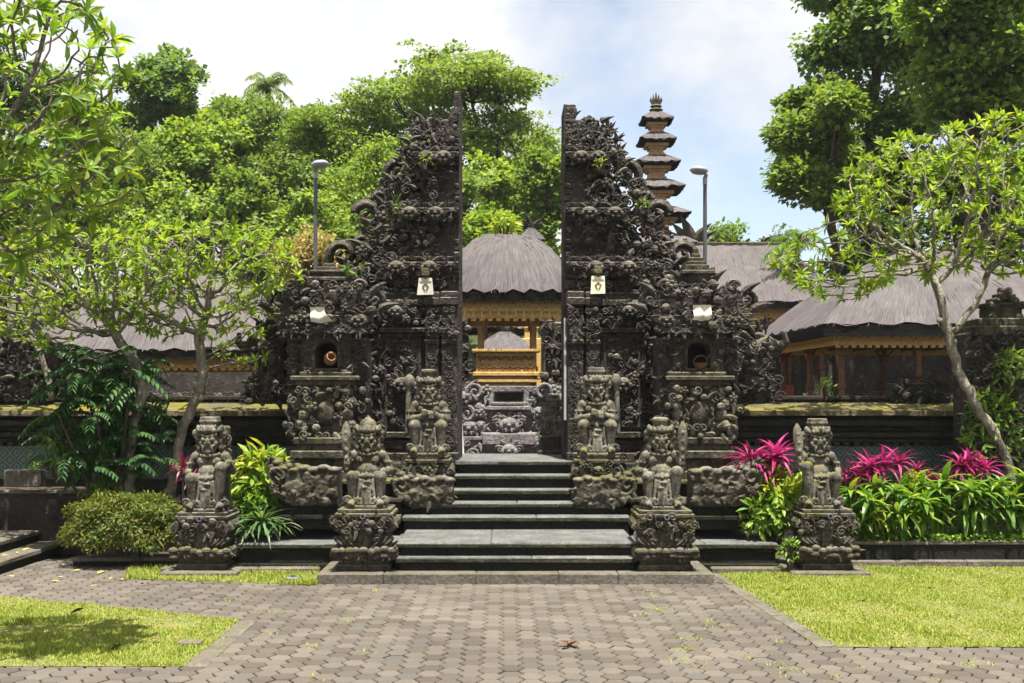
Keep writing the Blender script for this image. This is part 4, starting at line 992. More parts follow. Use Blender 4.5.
# small far shrines seen between the posts
def small_shrine(px, d, w_, yb, yt, label, spire=True):
    root = thing('small_shrine', (GX(px, d), d, ZC), label, 'shrine'); k = d / F; a = w_ * k / 2
    build_roof(root, a, a, a * .15, a * .15, GZ(yb, d) - ZC, GZ(yt, d) - ZC, int(px), .12, .08)
    m = MB(); h = GZ(yb, d) - ZC - .1; m.add(*box(-a * .6, a * .6, -a * .6, a * .6, h * .55, h, .02)); m.add(*box(-a * .75, a * .75, -a * .75, a * .75, 0, h * .5, .02)); m.add(*box(-a * .5, a * .5, -a * .5, a * .5, h * .5, h * .55)); m.build('shrine_body', M['gold'], root)
    if spire:
        m = MB(); z = GZ(yt, d) - ZC
        for j in range(-2, 3): orn(m, 1, (j * .07, 0, z - .02), .4 - .07 * abs(j), j * .25, 1 if j > 0 else -1)
        m.build('roof_spire', M['pedestal'], root)
small_shrine(505, 30, 62, 352, 332, 'small grey roofed shrine seen low between the gold posts, with a flame spire')
small_shrine(497, 37, 62, 330, 315, 'pale thatched shrine roof seen higher between the gold posts, farther back', False)
small_shrine(531, 33, 26, 241, 228, 'small dark pointed shrine roof rising behind the inner pavilion')
# carved grey stone screen behind the stairs
d = 20.2; k = d / F; r = np.random.default_rng(77)
root = thing('carved_screen', (GX(509, d), d, ZC), 'grey carved stone screen wall across the gate opening behind the stairs', 'screen wall')
zz = lambda py: GZ(py, d) - ZC
m = MB()
for w0, yb, yt, f in ((64, 464, 440, -.25), (62, 440, 436, -.3), (58, 436, 392, 0), (60, 392, 386, -.06), (20, 414, 386, -.1), (22, 410, 406, -.2), (28, 436, 432, -.2), (15, 392, 386, -.2), (18, 405, 402, -.16), (26, 444, 433, -.36)): m.add(*box(-w0 * k, w0 * k, f, .5, zz(yb), zz(yt), .012))
m.build('screen_body', M['inner'], root)
m = MB()
for q in (-1, 1):
    x0, x1 = sorted((q * 21 * k, q * 60 * k)); cluster(m, x0, x1, zz(436), zz(386), -.03, .17, r, .1); x0, x1 = sorted((q * 26 * k, q * 64 * k)); cluster(m, x0, x1, zz(464), zz(440), -.27, .18, r, .09)
    for (cx, cy, s) in ((45, 398, .32), (40, 428, .36), (50, 450, .34), (30, 412, .24)): mask_face(m, (q * cx * k, -.08, zz(cy)), s, r)
    for j in range(3): V, Fs = volute(.15, .05, 1.4, 26, 1.2, 0, 7); m.add(V * np.array([q, 1, 1]), Fs, RY(j), (q * (34 + 8 * (j % 2)) * k, -.1, zz(392 + 22 * j)))
frieze(m, -19 * k, 19 * k, zz(413), -.12, .2, r); mask_face(m, (0, -.14, zz(425)), .36, r); mask_face(m, (0, -.34, zz(450)), .3, r)
m.build('relief_carving', M['inner'], root)
m = MB(); m.add(*box(-14 * k, 14 * k, -.105, -.09, zz(401), zz(393))); m.build('recess_shade', M['wall'], root)  # flat dark plate; the shade of a recess is put in its colour
# dark walls flanking the passage behind the gate
for q, lab in ((-1, 'dark carved inner wall left of the gilded shrine, seen through the opening'), (1, 'dark carved inner wall right of the gilded shrine, seen through the opening')):
    d = 21.6; r = np.random.default_rng(300 + q); root = thing('inner_wall', (GX(507, d) + q * 1.3, d, ZC), lab, 'wall'); m = MB()
    m.add(*box(-.55, .55, -.1, .4, 0, GZ(322, d) - ZC, .03)); cluster(m, -.6, .6, 0, GZ(318, d) - ZC, -.1, .2, r, .1); frieze(m, -.6, .6, GZ(345, d) - ZC, -.2, .2, r); frieze(m, -.6, .6, GZ(385, d) - ZC, -.2, .2, r)
    m.build('carved_wall', M['gate'], root)

r = np.random.default_rng(88)
for xa, xb, lab in ((2.6, 22, 'dark mossy rear wall of the courtyard seen under the right pavilions'), (-22, -2.2, 'dark mossy rear wall of the courtyard seen under the left pavilion')):
    root = thing('rear_wall', ((xa + xb) / 2, 33.6, ZC - .05), lab, 'wall'); m = MB(); m.add(*box((xa - xb) / 2, (xb - xa) / 2, 0, .5, 0, 2.7, .03)); frieze(m, (xa - xb) / 2, (xb - xa) / 2, 1.2, -.02, .4, r); m.build('wall_body', M['gate'], root)
    m = MB(); m.add(*box((xa - xb) / 2 - .1, (xb - xa) / 2 + .1, -.15, .6, 2.7, 2.85, .03)); m.build('coping', M['ledge'], root)
# ---------------------------------------------------------------- five tiered tower
d = 32.0; k = d / F; root = thing('tiered_tower', (GX(656, d), d, ZC), 'slim pagoda tower of five black thatched tiers behind the right half of the gate', 'tower')
tiers = [(126, 111, 16), (147, 133, 18.5), (170, 156, 22), (195, 180, 26), (222, 207, 31), (252, 234, 36), (284, 263, 40)]
for j, (ye, yt, hw) in enumerate(tiers):
    a = hw * k; r = np.random.default_rng(j); z0, z1 = GZ(ye - 4, d) - ZC, GZ(yt, d) - ZC
    V, Fs, UV = roof_mesh(a, a, a * .34 if j else a * .1, a * .34 if j else a * .1, z0, z1, r, 14, 6, .12)
    for q in range(len(V)):   # corners of each tier lift and the sides sag
        e = max(0, (abs(V[q][0]) + abs(V[q][1])) / (2 * a) - .5) * 2; V[q][2] += .05 * e * e
    o = MB().add(V, Fs).build('tier_roof', M['thatch'], root); at_ = o.data.attributes.new('strand', 'FLOAT_VECTOR', 'POINT'); at_.data.foreach_set('vector', UV.astype(np.float32).ravel())
    m = MB(); ring = lambda A, z, l=0: [(-A, -A, z + l), (0, -A, z), (A, -A, z + l), (A, 0, z), (A, A, z + l), (0, A, z), (-A, A, z + l), (-A, 0, z)]
    V = ring(a - .005, z0, .045) + ring(a * .94, z0 - .06, .035) + ring(a * .5, z0 - .05)
    m.add(V, [(q, (q + 1) % 8, (q + 1) % 8 + 8, q + 8)[::-1] for q in range(8)] + [(8 + q, 8 + (q + 1) % 8, 16 + (q + 1) % 8, 16 + q)[::-1] for q in range(8)]); m.build('eave_edge', M['black'], root)
    if j < len(tiers) - 1:
        zn = GZ(tiers[j + 1][1] + 1, d) - ZC; m = MB(); w1 = a * .36
        m.add(*box(-w1, w1, -w1, w1, zn, z0 - .04, .01)); m.add(*box(-w1 * 1.7, w1 * 1.7, -w1 * 1.7, w1 * 1.7, z0 - .14, z0 - .05, .01)); m.add(*box(-w1 * 1.25, w1 * 1.25, -w1 * 1.25, w1 * 1.25, z0 - .20, z0 - .142, .01)); m.add(*box(-w1 * 1.2, w1 * 1.2, -w1 * 1.2, w1 * 1.2, zn - .02, zn + .08, .01))
        for q in (-1, 1): m.add(*box(q * w1 * .7 - .03, q * w1 * .7 + .03, -w1 - .025, -w1 + .02, zn, z0 - .1))
        m.build('tier_body', M['faded_brick'], root)
m = MB(); z = GZ(110, d) - ZC
m.add(*lathe([(.16, -.06), (.2, 0), (.12, .05), (.17, .1), (.1, .15)], 10, (0, 0, z)))
for j in range(-2, 3): m.add(*tube([(j * .03, 0, z + .1), (j * .075, 0, z + .28), (j * .07, 0, z + .5 - abs(j) * .07)], [.035, .04, .01], 6))
m.build('crown_finial', M['pedestal'], root)
m = MB(); m.add(*box(-.95, .95, -.95, .95, 0, GZ(282, d) - ZC, .03)); m.build('tower_base', M['gold'], root)

# ---------------------------------------------------------------- lamp posts
def lamp_post(px, ptop, d, label, flip):
    root = thing('lamp_post', (GX(px, d), d, ZC), label, 'lamp post', 'lamp posts behind the gate'); h = GZ(ptop, d) - ZC
    m = MB(); m.add(*lathe([(.065, 0), (.065, .4), (.042, .42), (.036, h - .1)], 12)); m.build('pole', M['metal'], root)
    m = MB(); m.add(*tube([(0, 0, h - .12), (0, 0, h), (flip * .02, -.06, h + .07)], [.045, .042, .03], 8)); m.build('neck', M['lamp'], root)
    m = MB(); V, Fs = lathe([(.02, -.06), (.12, -.055), (.17, -.01), (.155, .03), (.10, .06), (.03, .075)], 16); m.add(np.array(V) * np.array([1, 1.2, 1]), Fs, RY(flip * .12), (-flip * .13 if flip > 0 else .1, -.1, h + .12)); m.build('lamp_head', M['lamp'], root, False, True)
lamp_post(315.5, 172, 21, 'dark grey lamp post with a round flat head against the trees, left of the gate', -1)
lamp_post(705, 178, 21, 'dark grey lamp post with a round flat head against the sky, right of the gate', 1)

# ---------------------------------------------------------------- hanging offerings and small things on the gate
def hanging(px, d, y0, y1, w0, w1, label, matn='palmweave', marks=False, group=None):
    k = d / F; root = thing('hanging_offering', (GX(px, d), d, GZ(y0, d)), label, 'offering', group); h = (y1 - y0) * k; a, b = w0 * k / 2, w1 * k / 2
    m = MB(); V, Fs = prism([(-b, -h), (b * .96, -h * .98), (a, 0), (-a, 0)][::-1], -.02, .012); m.add(V, Fs)
    m.add(*box(-a * .9, a * .9, -.03, -.02, -h * .2, -h * .16)); m.build('woven_panel', M[matn], root)
    m = MB(); m.add(*box(-a * .62, a * .62, -.06, .02, .03, .15, .012)); m.add(*box(-a * .3, a * .3, -.02, .01, -.02, .035, .004)); m.build('clasp', M['ledge'], root)
    m = MB(); hh = h * .5
    for q in (-1, 1): m.add(*tube([(0, -.026, -h * .35), (q * a * .45, -.026, -h * .5), (q * a * .1, -.026, -h * .72)], .008, 5))
    m.build('stitching', M['l_dry'] if not marks else M['clay'], root)
hanging(425.5, 17.45, 278, 295, 13, 17, 'pale woven palm leaf panel hanging on the left half of the gate', 'cloth')
hanging(598, 17.45, 276, 294, 13, 15, 'woven palm leaf panel with orange stitching hanging on the right half of the gate', 'palmweave', True)
def cloth(px, d, y0, y1, wpx, label, slant, seed):
    k = d / F; r = np.random.default_rng(seed); W_ = wpx * k; H = (y1 - y0) * k; nu, nv = 12, 10
    V = []; 
    for j in range(nv + 1):
        for i in range(nu + 1):
            u, v = i / nu, j / nv
            x = (u - .5) * W_ * (1 - .12 * v) + slant * v * v * W_ * u; z = -H * v * (1 - .25 * abs(u - .4)) ; y = -.05 + .03 * sin(u * 9 + v * 3) + .02 * sin(v * 7)
            V.append((x, y, z))
    Fs = [(j * (nu + 1) + i, j * (nu + 1) + i + 1, (j + 1) * (nu + 1) + i + 1, (j + 1) * (nu + 1) + i) for j in range(nv) for i in range(nu)]
    o = MB().add(V, Fs).build('offering_cloth', M['cloth'], None, False, True); o.location = (GX(px, d), d - .32, GZ(y0, d)); tag(o, label, 'cloth')
cloth(321, 16.75, 309, 325, 14, 'rumpled white cloth draped on the left shrine tower', .7, 1)
cloth(698, 16.75, 307, 323, 18, 'square white cloth draped on the right shrine tower', .05, 2)
def bell_tassel(px, d, y0, y1, label):
    k = d / F; h = (y1 - y0) * k; o = MB().add(*lathe([(.02, .06), (.03, 0), (.075, -h * .25), (.06, -h * .3), (.10, -h * .9), (.105, -h)], 12)).add(*tube([(0, 0, .3), (0, 0, .05)], .006, 5)).build('white_tassel', M['cloth'], None, False, True); o.location = (GX(px, d), d, GZ(y0, d)); tag(o, label, 'hanging ornament')
bell_tassel(462.5, 21.3, 402, 417, 'white bell shaped tassel hanging left of the gilded throne')
bell_tassel(546.5, 21.3, 402, 417, 'white bell shaped tassel hanging right of the gilded throne')
o = MB().add(*lathe([(.05, 0), (.085, .03), (.095, .1), (.06, .15), (.075, .18), (.055, .175), (.045, .12), (.05, .04)], 14)).build('clay_pot', M['clay'], None, False, True)
o.location = (GX(330, 16.8), 16.72, GZ(367, 16.75)); o.rotation_euler = (radians(70), 0, radians(20)); o.location.z += .09; tag(o, 'orange clay pot lying in the niche of the left shrine tower', 'pot')
root = thing('offering_basket', (GX(700, 16.8), 16.74, GZ(368.3, 16.75)), 'small handled offering basket in the niche of the right shrine tower', 'basket')
MB().add(*lathe([(.08, 0), (.11, .05), (.115, .08), (.10, .075), (.09, .02)], 14)).build('bowl', M['brown_wood'], root)
MB().add(*tube([(.11 * cos(a), 0, .07 + .12 * sin(a)) for a in np.linspace(0, pi, 11)], .01, 6)).build('handle', M['brown_wood'], root)
# pale slim poles against the cut faces
for (px, y0, y1, d, lab, tl) in ((459.3, 345, 466, 18.9, 'slim pale pole leaning on the cut face of the left gate half', .0), (565.2, 318, 420, 17.56, 'slim pale pole fixed to the front edge of the right gate half', .0)):
    o = MB().add(*tube([(GX(px, d) + tl, d, GZ(y1, d)), (GX(px, d), d, GZ(y0, d))], .022, 8)).build('pale_pole', M['pale']); tag(o, lab, 'pole')
o = MB().add(*tube([(GX(464, 19.7), 19.6, GZ(464, 19.6)), (GX(460, 19.7), 19.9, GZ(408, 19.7))], .02, 8)).build('leaning_staff', M['pale']); tag(o, 'slanting pale staff leaning beside the grey carved screen', 'staff')

# ================================================================== GUARDIAN STATUES
def remesh(mb, vox, name):
    me = mb.mesh(name); o = bpy.data.objects.new(name, me); COL.objects.link(o)
    md = o.modifiers.new('r', 'REMESH'); md.mode = 'VOXEL'; md.voxel_size = vox
    
    dg = bpy.context.evaluated_depsgraph_get(); me2 = bpy.data.meshes.new_from_object(o.evaluated_get(dg)); me2.name = name
    bpy.data.objects.remove(o); bpy.data.meshes.remove(me)
    me2.polygons.foreach_set('use_smooth', np.ones(len(me2.polygons), bool)); return me2
def mir(p, s): return (p[0] * s, p[1], p[2])
def guardian(label, loc, H=1.2, arm='club', side=1, knee=0.0, slab=False, hat='flat', seed=0, rz=0.0, group=None):
    """seated temple guardian, about 1.2 tall before scaling; faces -y; side = the club hand"""
    r = np.random.default_rng(seed); root = thing('guardian_statue', loc, label, 'statue', group, rz)
    def fin(mb, name, vox=.0095, parent=None, matn='statue'):
        me = remesh(mb, vox, name); me.materials.append(M[matn]); o = bpy.data.objects.new(name, me); COL.objects.link(o); o.parent = parent or root; return o
    m = MB(); E = lambda c, rr, nu=12, nv=9: m.add(*ball(c, rr, nu, nv)); C = lambda p, q, a, b: m.add(*capsule(p, q, a, b, 10))
    m.add(*box(-.27, .27, -.30, .24, -.01, .045, .015)); m.add(*box(-.18, .18, -.02, .2, .0, .31, .03))
    for s in (-1, 1):
        up = knee if s == side else 0.0
        kn = (s * .205, -.22, .40 + up); C((s * .10, .03, .34), kn, .105, .088); C(kn, (s * (.20 - .03 * (up > 0)), -.19, .085), .082, .055)
        E(kn, (.092, .085, .085)); E((s * .205, -.25, .07), (.062, .115, .045)); E((s * .2, -.17, .15), (.07, .06, .05))
        for q in range(5): E((s * (.165 + .02 * q), -.345 + .008 * q, .055), (.013, .026, .016), 6, 5)
        for q in range(6): a = q * pi / 3; E((s * .2 + .062 * cos(a), -.19 + .062 * sin(a), .125), .02, 6, 4)      # anklet
        E((s * .10, .0, .30), (.13, .14, .10))
    E((0, .05, .33), (.2, .16, .12)); E((0, -.03, .47), (.17, .16, .135)); E((0, .02, .60), (.19, .13, .13)); E((0, -.185, .455), .016)
    for s in (-1, 1): E((s * .085, -.085, .615), (.08, .05, .062)); E((s * .085, -.135, .605), .014, 6, 4); E((s * .2, .02, .665), (.085, .08, .075)); 
    C((0, .02, .66), (0, -.01, .76), .09, .085)
    hands = {}
    for s in (-1, 1):
        sh = (s * .215, .02, .66)
        if arm == 'crossed':
            el = (s * .285, -.05, .48); hd = (-s * .055, -.235, .565 + .02 * s)
        elif s == side:
            el = (s * .315, .0, .50); hd = (s * .285, -.13, .60)
        else:
            el = (s * .32, .03, .47); hd = (s * .235, -.2, .47)
        C(sh, el, .07, .058); C(el, hd, .058, .042); E(hd, (.052, .05, .046))
        for q in range(4): C((hd[0] + s * (-.03 + .02 * q), hd[1] - .03, hd[2] + .02), (hd[0] + s * (-.03 + .02 * q), hd[1] - .045, hd[2] - .04), .013, .011)
        C((hd[0] - s * .035, hd[1] - .01, hd[2] + .02), (hd[0] - s * .05, hd[1] - .04, hd[2] + .05), .014, .012)
        mid = [(a * .5 + b * .5) for a, b in zip(sh, el)]
        for q in range(7): a = q * 2 * pi / 7; E((mid[0] + .07 * cos(a), mid[1] + .07 * sin(a), mid[2] + .02), .022, 6, 4)     # armband
        for q in range(6): a = q * pi / 3; E((hd[0] * .75 + el[0] * .25 + .045 * cos(a), hd[1] * .75 + el[1] * .25, hd[2] * .75 + el[2] * .25 + .045 * sin(a)), .018, 6, 4)
        hands[s] = hd
    # head: wide fanged face
    hz = .865
    E((0, -.01, hz), (.132, .128, .15), 14, 10); E((0, -.05, hz - .09), (.10, .085, .06))
    for s in (-1, 1):
        E((s * .058, -.125, hz + .028), (.042, .04, .034)); E((s * .058, -.163, hz + .028), .019, 7, 5); C((s * .012, -.152, hz + .066), (s * .11, -.115, hz + .092), .022, .016)
        E((s * .098, -.10, hz - .02), (.036, .04, .034)); E((s * .025, -.165, hz - .02), (.022, .022, .018)); E((s * .145, .0, hz), (.03, .045, .065)); E((s * .15, -.02, hz - .085), (.032, .032, .045))
        C((s * .062, -.158, hz - .072), (s * .075, -.175, hz - .115), .013, .006)
        for q in range(4): E((s * (.15 + .03 * (q % 2)), .05 + .02 * q, hz + .1 - .075 * q), (.05, .05, .045), 8, 6)
    for s in (-1, 1):
        for q in range(5): V, Fs = volute(.038, .014, 1.2, 14, 1, 0, 5); m.add(V * np.array([s, 1, 1]), Fs, None, (s * (.165 + .012 * (q % 2)), -.03 + .01 * q, hz + .09 - .055 * q))
    E((0, -.165, hz + .0), (.03, .035, .05)); C((-.08, -.138, hz - .052), (0, -.158, hz - .048), .017, .018); C((.08, -.138, hz - .052), (0, -.158, hz - .048), .017, .018); C((-.065, -.125, hz - .122), (.065, -.125, hz - .122), .02, .02)
    for q in range(6): m.add(*box(-.052 + q * .0175, -.041 + q * .0175, -.152, -.10, hz - .085, hz - .06))
    C((0, -.13, hz - .13), (0, -.12, hz - .17), .05, .02)
    # necklace, belt, chest band
    for q in range(13): a = pi + q * pi / 12; E((.135 * cos(a), .0 + .15 * sin(a), .715 + .03 * sin(a)), .024, 6, 4)
    for q in range(17): a = pi + q * pi / 16; E((.19 * cos(a), -.02 + .17 * sin(a), .375), .026, 6, 4)
    E((0, -.2, .40), (.062, .04, .055))
    for s in (-1, 1): E((s * .025, -.235, .415), .016, 6, 4); E((s * .07, -.19, .41), .034, 6, 4)
    E((0, -.24, .395), .014, 6, 4)
    if slab: m.add(*box(-.235, .235, .13, .235, .0, 1.06, .02)); cluster(m, -.24, .24, .35, 1.04, .13, .12, r, .04)
    else: m.add(*box(-.15, .15, .08, .18, .0, .62, .03))
    fin(m, 'figure')
    # sash between the legs with scrolled folds
    m = MB()
    for q in range(-1, 2): m.add(*capsule((q * .034, -.215, .37), (q * .062, -.28 + .012 * abs(q), .055), .019, .026, 8))
    for q in range(4): m.add(*ball(((-1) ** q * .02, -.25, .34 - .07 * q), (.05, .025, .016), 8, 6))
    for s in (-1, 1):
        V, Fs = volute(.05, .02, 1.3, 22, 1, 0, 6); m.add(V * np.array([s, 1, 1]), Fs, None, (s * .11, -.27, .085)); m.add(*capsule((s * .09, -.2, .36), (s * .12, -.24, .12), .028, .022, 7))
        m.add(*ball((s * .28, -.2, .09), (.05, .08, .055), 8, 6)); V, Fs = volute(.06, .022, 1.3, 22, 1, 0, 6); m.add(V * np.array([s, 1, 1]), Fs, RY(.5), (s * .26, -.25, .1))
    fin(m, 'sash', .011)
    # headdress
    m = MB(); cz = hz + .105
    m.add(*lathe([(.13, 0), (.152, .01), (.15, .05), (.125, .06)], 20, (0, -.02, cz)))
    for q in range(14): a = q * 2 * pi / 14; m.add(*ball((.15 * cos(a), -.02 + .15 * sin(a), cz + .035), .026, 6, 5)); m.add(*ball((.135 * cos(a + .22), -.02 + .135 * sin(a + .22), cz + .07), .02, 6, 4))
    for s in (-1, 1): m.add(*ball((s * .165, -.02, cz + .05), (.035, .05, .06), 8, 6)); m.add(*ball((s * .2, .02, cz - .02), (.04, .05, .06), 8, 6))
    if hat == 'flat': m.add(*lathe([(.10, .05), (.105, .13), (.125, .15), (.12, .185), (.09, .2)], 16, (0, -.01, cz)))
    elif hat == 'dome': m.add(*ball((0, -.01, cz + .09), (.125, .125, .10), 14, 9)); m.add(*ball((0, -.01, cz + .17), (.05, .05, .03)))
    else:
        m.add(*box(-.11, .11, -.11, .11, cz + .05, cz + .13, .01)); m.add(*box(-.13, .13, -.13, .13, cz + .13, cz + .165, .01)); m.add(*box(-.12, .12, -.12, .12, cz + .165, cz + .21, .01))
        for q in range(-2, 3): m.add(*ball((q * .05, -.115, cz + .09), .022, 6, 4))
    m.add(*ball((0, -.16, cz + .05), (.045, .03, .055), 8, 6)); fin(m, 'headdress', .011)
    if arm == 'club' or arm == 'mace':
        hd = hands[side]; m = MB(); p = np.array(hd) + np.array([side * .005, -.03, -.12]); q = np.array([hd[0] + side * .03, hd[1] + .08, 1.12])
        if arm == 'club':
            t = np.linspace(0, 1, 9)[:, None]; m.add(*tube(p + (q - p) * t, [.03, .035, .04, .055, .07, .078, .075, .06, .015], 10, .55))
            for j in range(4): m.add(*ball(p + (q - p) * (.25 + .17 * j) + np.array([0, -.03, 0]), .03, 6, 4))
        else:
            t = np.linspace(0, 1, 8)[:, None]; m.add(*tube(p + (q - p) * t, [.025, .028, .03, .035, .06, .085, .08, .03], 10)); m.add(*ball(p + (q - p) * .8, (.095, .09, .10), 10, 8))
        fin(m, 'club', .011)
    if arm == 'crossed':
        m = MB(); m.add(*capsule((side * .33, -.03, .3), (side * .30, .04, 1.0), .035, .05, 9)); m.add(*ball((side * .3, .02, 1.0), (.085, .08, .1), 10, 8))
        if hat != 'flat': m.add(*box(-.16, .27, .12, .2, .3, 1.08, .02))
        fin(m, 'mace', .012)
    s_ = H / 1.2; root.scale = (s_ * .9, s_ * .95, s_)
    return root
def pedestal(label, loc, w_, h, seed, spout=True, group=None):
    r = np.random.default_rng(seed); root = thing('statue_pedestal', loc, label, 'pedestal', group); a = w_ / 2
    m = MB()
    for (s, z0, z1) in ((.86, 0, .10), (.80, .10, .17), (.92, .17, .21)): m.add(*box(-a * s, a * s, -a * s, a * s, z0 * h, z1 * h, .012))
    m.build('plinth', M['pedestal'], root)
    m = MB(); m.add(*box(-a * .9, a * .9, -a * .9, a * .9, .21 * h, .36 * h, .03))
    n = 9
    for q in range(n):
        x = -a + (q + .5) * 2 * a / n
        for z, f in ((.25, .0), (.33, .02)): m.add(*ball((x + r.normal(0, .01), -a * .92 - f + r.normal(0, .012), z * h + r.normal(0, .01)), (.055 + r.uniform(0, .015), .06, .05), 8, 6))
        orn(m, (0, 4, 1)[q % 3], (x, -a * .97, .29 * h), .12, r.uniform(0, 6))
        for s in (-1, 1): m.add(*ball((s * a * .93, x, (.25 + .08 * (q % 2)) * h), (.06, .055, .055), 7, 5))
    m.build('garland_band', M['pedestal'], root)
    m = MB(); m.add(*box(-a * .76, a * .76, -a * .76, a * .76, .36 * h, .86 * h, .015)); m.add(*box(-.07, .07, -a * .84, -a * .7, .38 * h, .84 * h, .01))
    m.build('block', M['pedestal'], root)
    m = MB()
    for s in (-1, 1):
        cluster(m, min(s * a * .15, s * a * .95), max(s * a * .15, s * a * .95), .60 * h, .9 * h, -a * .82, .11, r, .07); m.add(*ball((s * a * .42, -a * .78, .5 * h), (.075, .04, .035), 8, 6)); V, Fs = volute(.09, .03, 1.3, 22, 1.2, 0, 7); m.add(V * np.array([s, 1, 1]), Fs, None, (s * a * .8, -a * .78, .7 * h))
        for q in range(5): m.add(*ball((s * a * .86, -a * .7 + q * a * .35, .74 * h), (.07, .08, .09), 7, 5))
        for q in range(3): orn(m, 1, (s * a * (.6 + .16 * q), -a * .82, .56 * h), .13, pi + s * .4, s)
    mask_face(m, (0, -a * .84, .74 * h), .17, r); m.build('carved_scrolls', M['pedestal'], root)
    m = MB(); m.add(*box(-a * .92, a * .92, -a * .92, a * .92, .87 * h, .94 * h, .012)); m.add(*box(-a * .84, a * .84, -a * .84, a * .84, .94 * h, h, .01)); m.build('cap', M['ledge'] if False else M['pedestal'], root)
    if spout:
        m = MB(); V, Fs = lathe([(.03, 0), (.034, .01), (.034, .10), (.02, .10), (.02, .02)], 12); m.add(V, Fs, RX(pi / 2), (0, -a * .90, .90 * h)); m.build('water_spout', M['pipe'], root)
    return root
# front four
zs = GZ(507, 14.75)
for px, d, z0, ph, w_, lab in ((367, 14.62, .135, GZ(507, 14.6) - .135, .80, 'inner left statue beside the stairs'), (662, 14.62, .135, GZ(508, 14.6) - .135, .80, 'inner right statue beside the stairs'),
                           (208, 15.2, .06, GZ(510, 15.2) - .06, .78, 'outer left statue beside the mounded shrub'), (821, 15.2, .06, GZ(507, 15.2) - .06, .78, 'outer right statue among the bright shrubs')):
    pedestal('carved pedestal with a pipe spout under the ' + lab, (GX(px, d), d, z0), w_, ph, int(px))
for px, d, w_, lab in ((208, 15.2, 1.0, 'left'), (821, 15.2, 1.02, 'right')):
    m = MB(); m.add(*box(-w_ / 2, w_ / 2, -.52, .5, -.03, .058, .015)); o = m.build('footing_slab', M['kerb']); o.location = (GX(px, d), d, 0); tag(o, f'flat stone slab under the outer {lab} statue pedestal', 'slab')
guardian('seated guardian statue left of the stairs raising a blade, mossy round cap and knees', (GX(368, 14.62), 14.65, GZ(507, 14.6)), GX(0, 14.62) - GX(-92, 14.62), 'club', -1, 0, False, 'dome', 1)
guardian('seated guardian statue right of the stairs raising a club beside its flat topped headdress', (GX(660.5, 14.62), 14.65, GZ(508, 14.6)), GX(0, 14.62) - GX(-93, 14.62), 'club', 1, .07, False, 'flat', 2)
guardian('worn guardian statue at the far left with a broken slab behind its head', (GX(210, 15.2), 15.22, GZ(510, 15.2)), GX(0, 15.2) - GX(-95, 15.2), 'rest', 1, .14, True, 'block', 3)
guardian('worn guardian statue on the right before the pink plants, club slab behind its left', (GX(817.5, 15.2), 15.22, GZ(507, 15.2)), GX(0, 15.2) - GX(-90, 15.2), 'club', -1, .14, False, 'block', 4)
# upper two at the gate
for px, lab in ((429, 'left'), (596.5, 'right')):
    d = 16.75; pedestal(f'carved pedestal of the {lab} gate guardian statue', (GX(px, d), d, .66), .72, GZ(455, d) - .66, 900 + int(px), False)
guardian('gate guardian statue on the left with crossed arms and a raised round mace', (GX(429, 16.75), 16.75, GZ(455, 16.75)), GX(0, 16.75) - GX(-88, 16.75), 'crossed', -1, 0, False, 'flat', 5)
guardian('gate guardian statue on the right with crossed arms before an upright slab', (GX(596, 16.75), 16.75, GZ(455, 16.75)), GX(0, 16.75) - GX(-89, 16.75), 'crossed', 1, 0, True, 'block', 6)
guardian('small mossy guardian figure in the opening before the right side of the grey screen', (GX(553, 19.5), 19.5, 1.37 + .32), .72, 'rest', 1, 0, False, 'flat', 7)
o = MB().add(*box(-.22, .22, -.2, .2, 0, .33, .03)).add(*box(-.26, .26, -.24, .24, 0, .07, .01)).add(*box(-.25, .25, -.23, .23, .28, .325, .01)).build('figure_plinth', M['pedestal']); o.location = (GX(553, 19.5), 19.5, 1.365); tag(o, 'small stone plinth under the mossy figure in the gate opening', 'plinth')

# ================================================================== VEGETATION
def norm(v): return v / (np.linalg.norm(v, axis=-1, keepdims=True) + 1e-9)
def frames(d, nrm):
    """matrices whose Y is the leaf direction d and Z about nrm"""
    d = norm(d); x = norm(np.cross(d, nrm)); z = np.cross(x, d); return np.stack([x, d, z], -1)
L_OVAL = (np.array([(0, 0, 0), (-.12, .3, .05), (0, .32, 0), (.12, .3, .05), (-.15, .62, .0), (0, .64, -.04), (.15, .62, .0), (0, 1, -.16)]),
          [(0, 2, 1), (0, 3, 2), (1, 2, 5, 4), (2, 3, 6, 5), (4, 5, 7), (5, 6, 7)])
L_DIA = (np.array([(0, 0, 0), (-.30, .5, .06), (0, 1, -.08), (.30, .5, .06)]), [(0, 3, 2, 1)])
L_WIDE = (np.array([(0, 0, 0), (-.42, .4, .1), (0, .45, 0), (.42, .4, .1), (0, 1, -.12)]), [(0, 2, 1), (0, 3, 2), (1, 2, 4), (2, 3, 4)])
def blade(nseg=4, wd=.1, droop=.5, w0=.5):
    V = []; Fs = []
    for i in range(nseg + 1):
        t = i / nseg; ww = wd * (w0 + (1 - w0) * sin(pi * min(1, t * 1.6) / 2)) * (1 - t ** 2.2) + .002
        y = t * (1 - .3 * droop * t); z = -droop * t * t * .75
        V += [(-ww, y, z + ww * .5), (0, y, z), (ww, y, z + ww * .5)]
    for i in range(nseg):
        a = 3 * i; Fs += [(a, a + 1, a + 4, a + 3), (a + 1, a + 2, a + 5, a + 4)]
    return np.array(V), Fs
def leaves(mb, tpl, pos, dirs, nrms, size):
    Ms = frames(dirs, nrms) * np.asarray(size)[:, None, None]; mb.batch(tpl[0], tpl[1], Ms, pos)
def rnd_dirs(r, n): return norm(r.normal(size=(n, 3)))

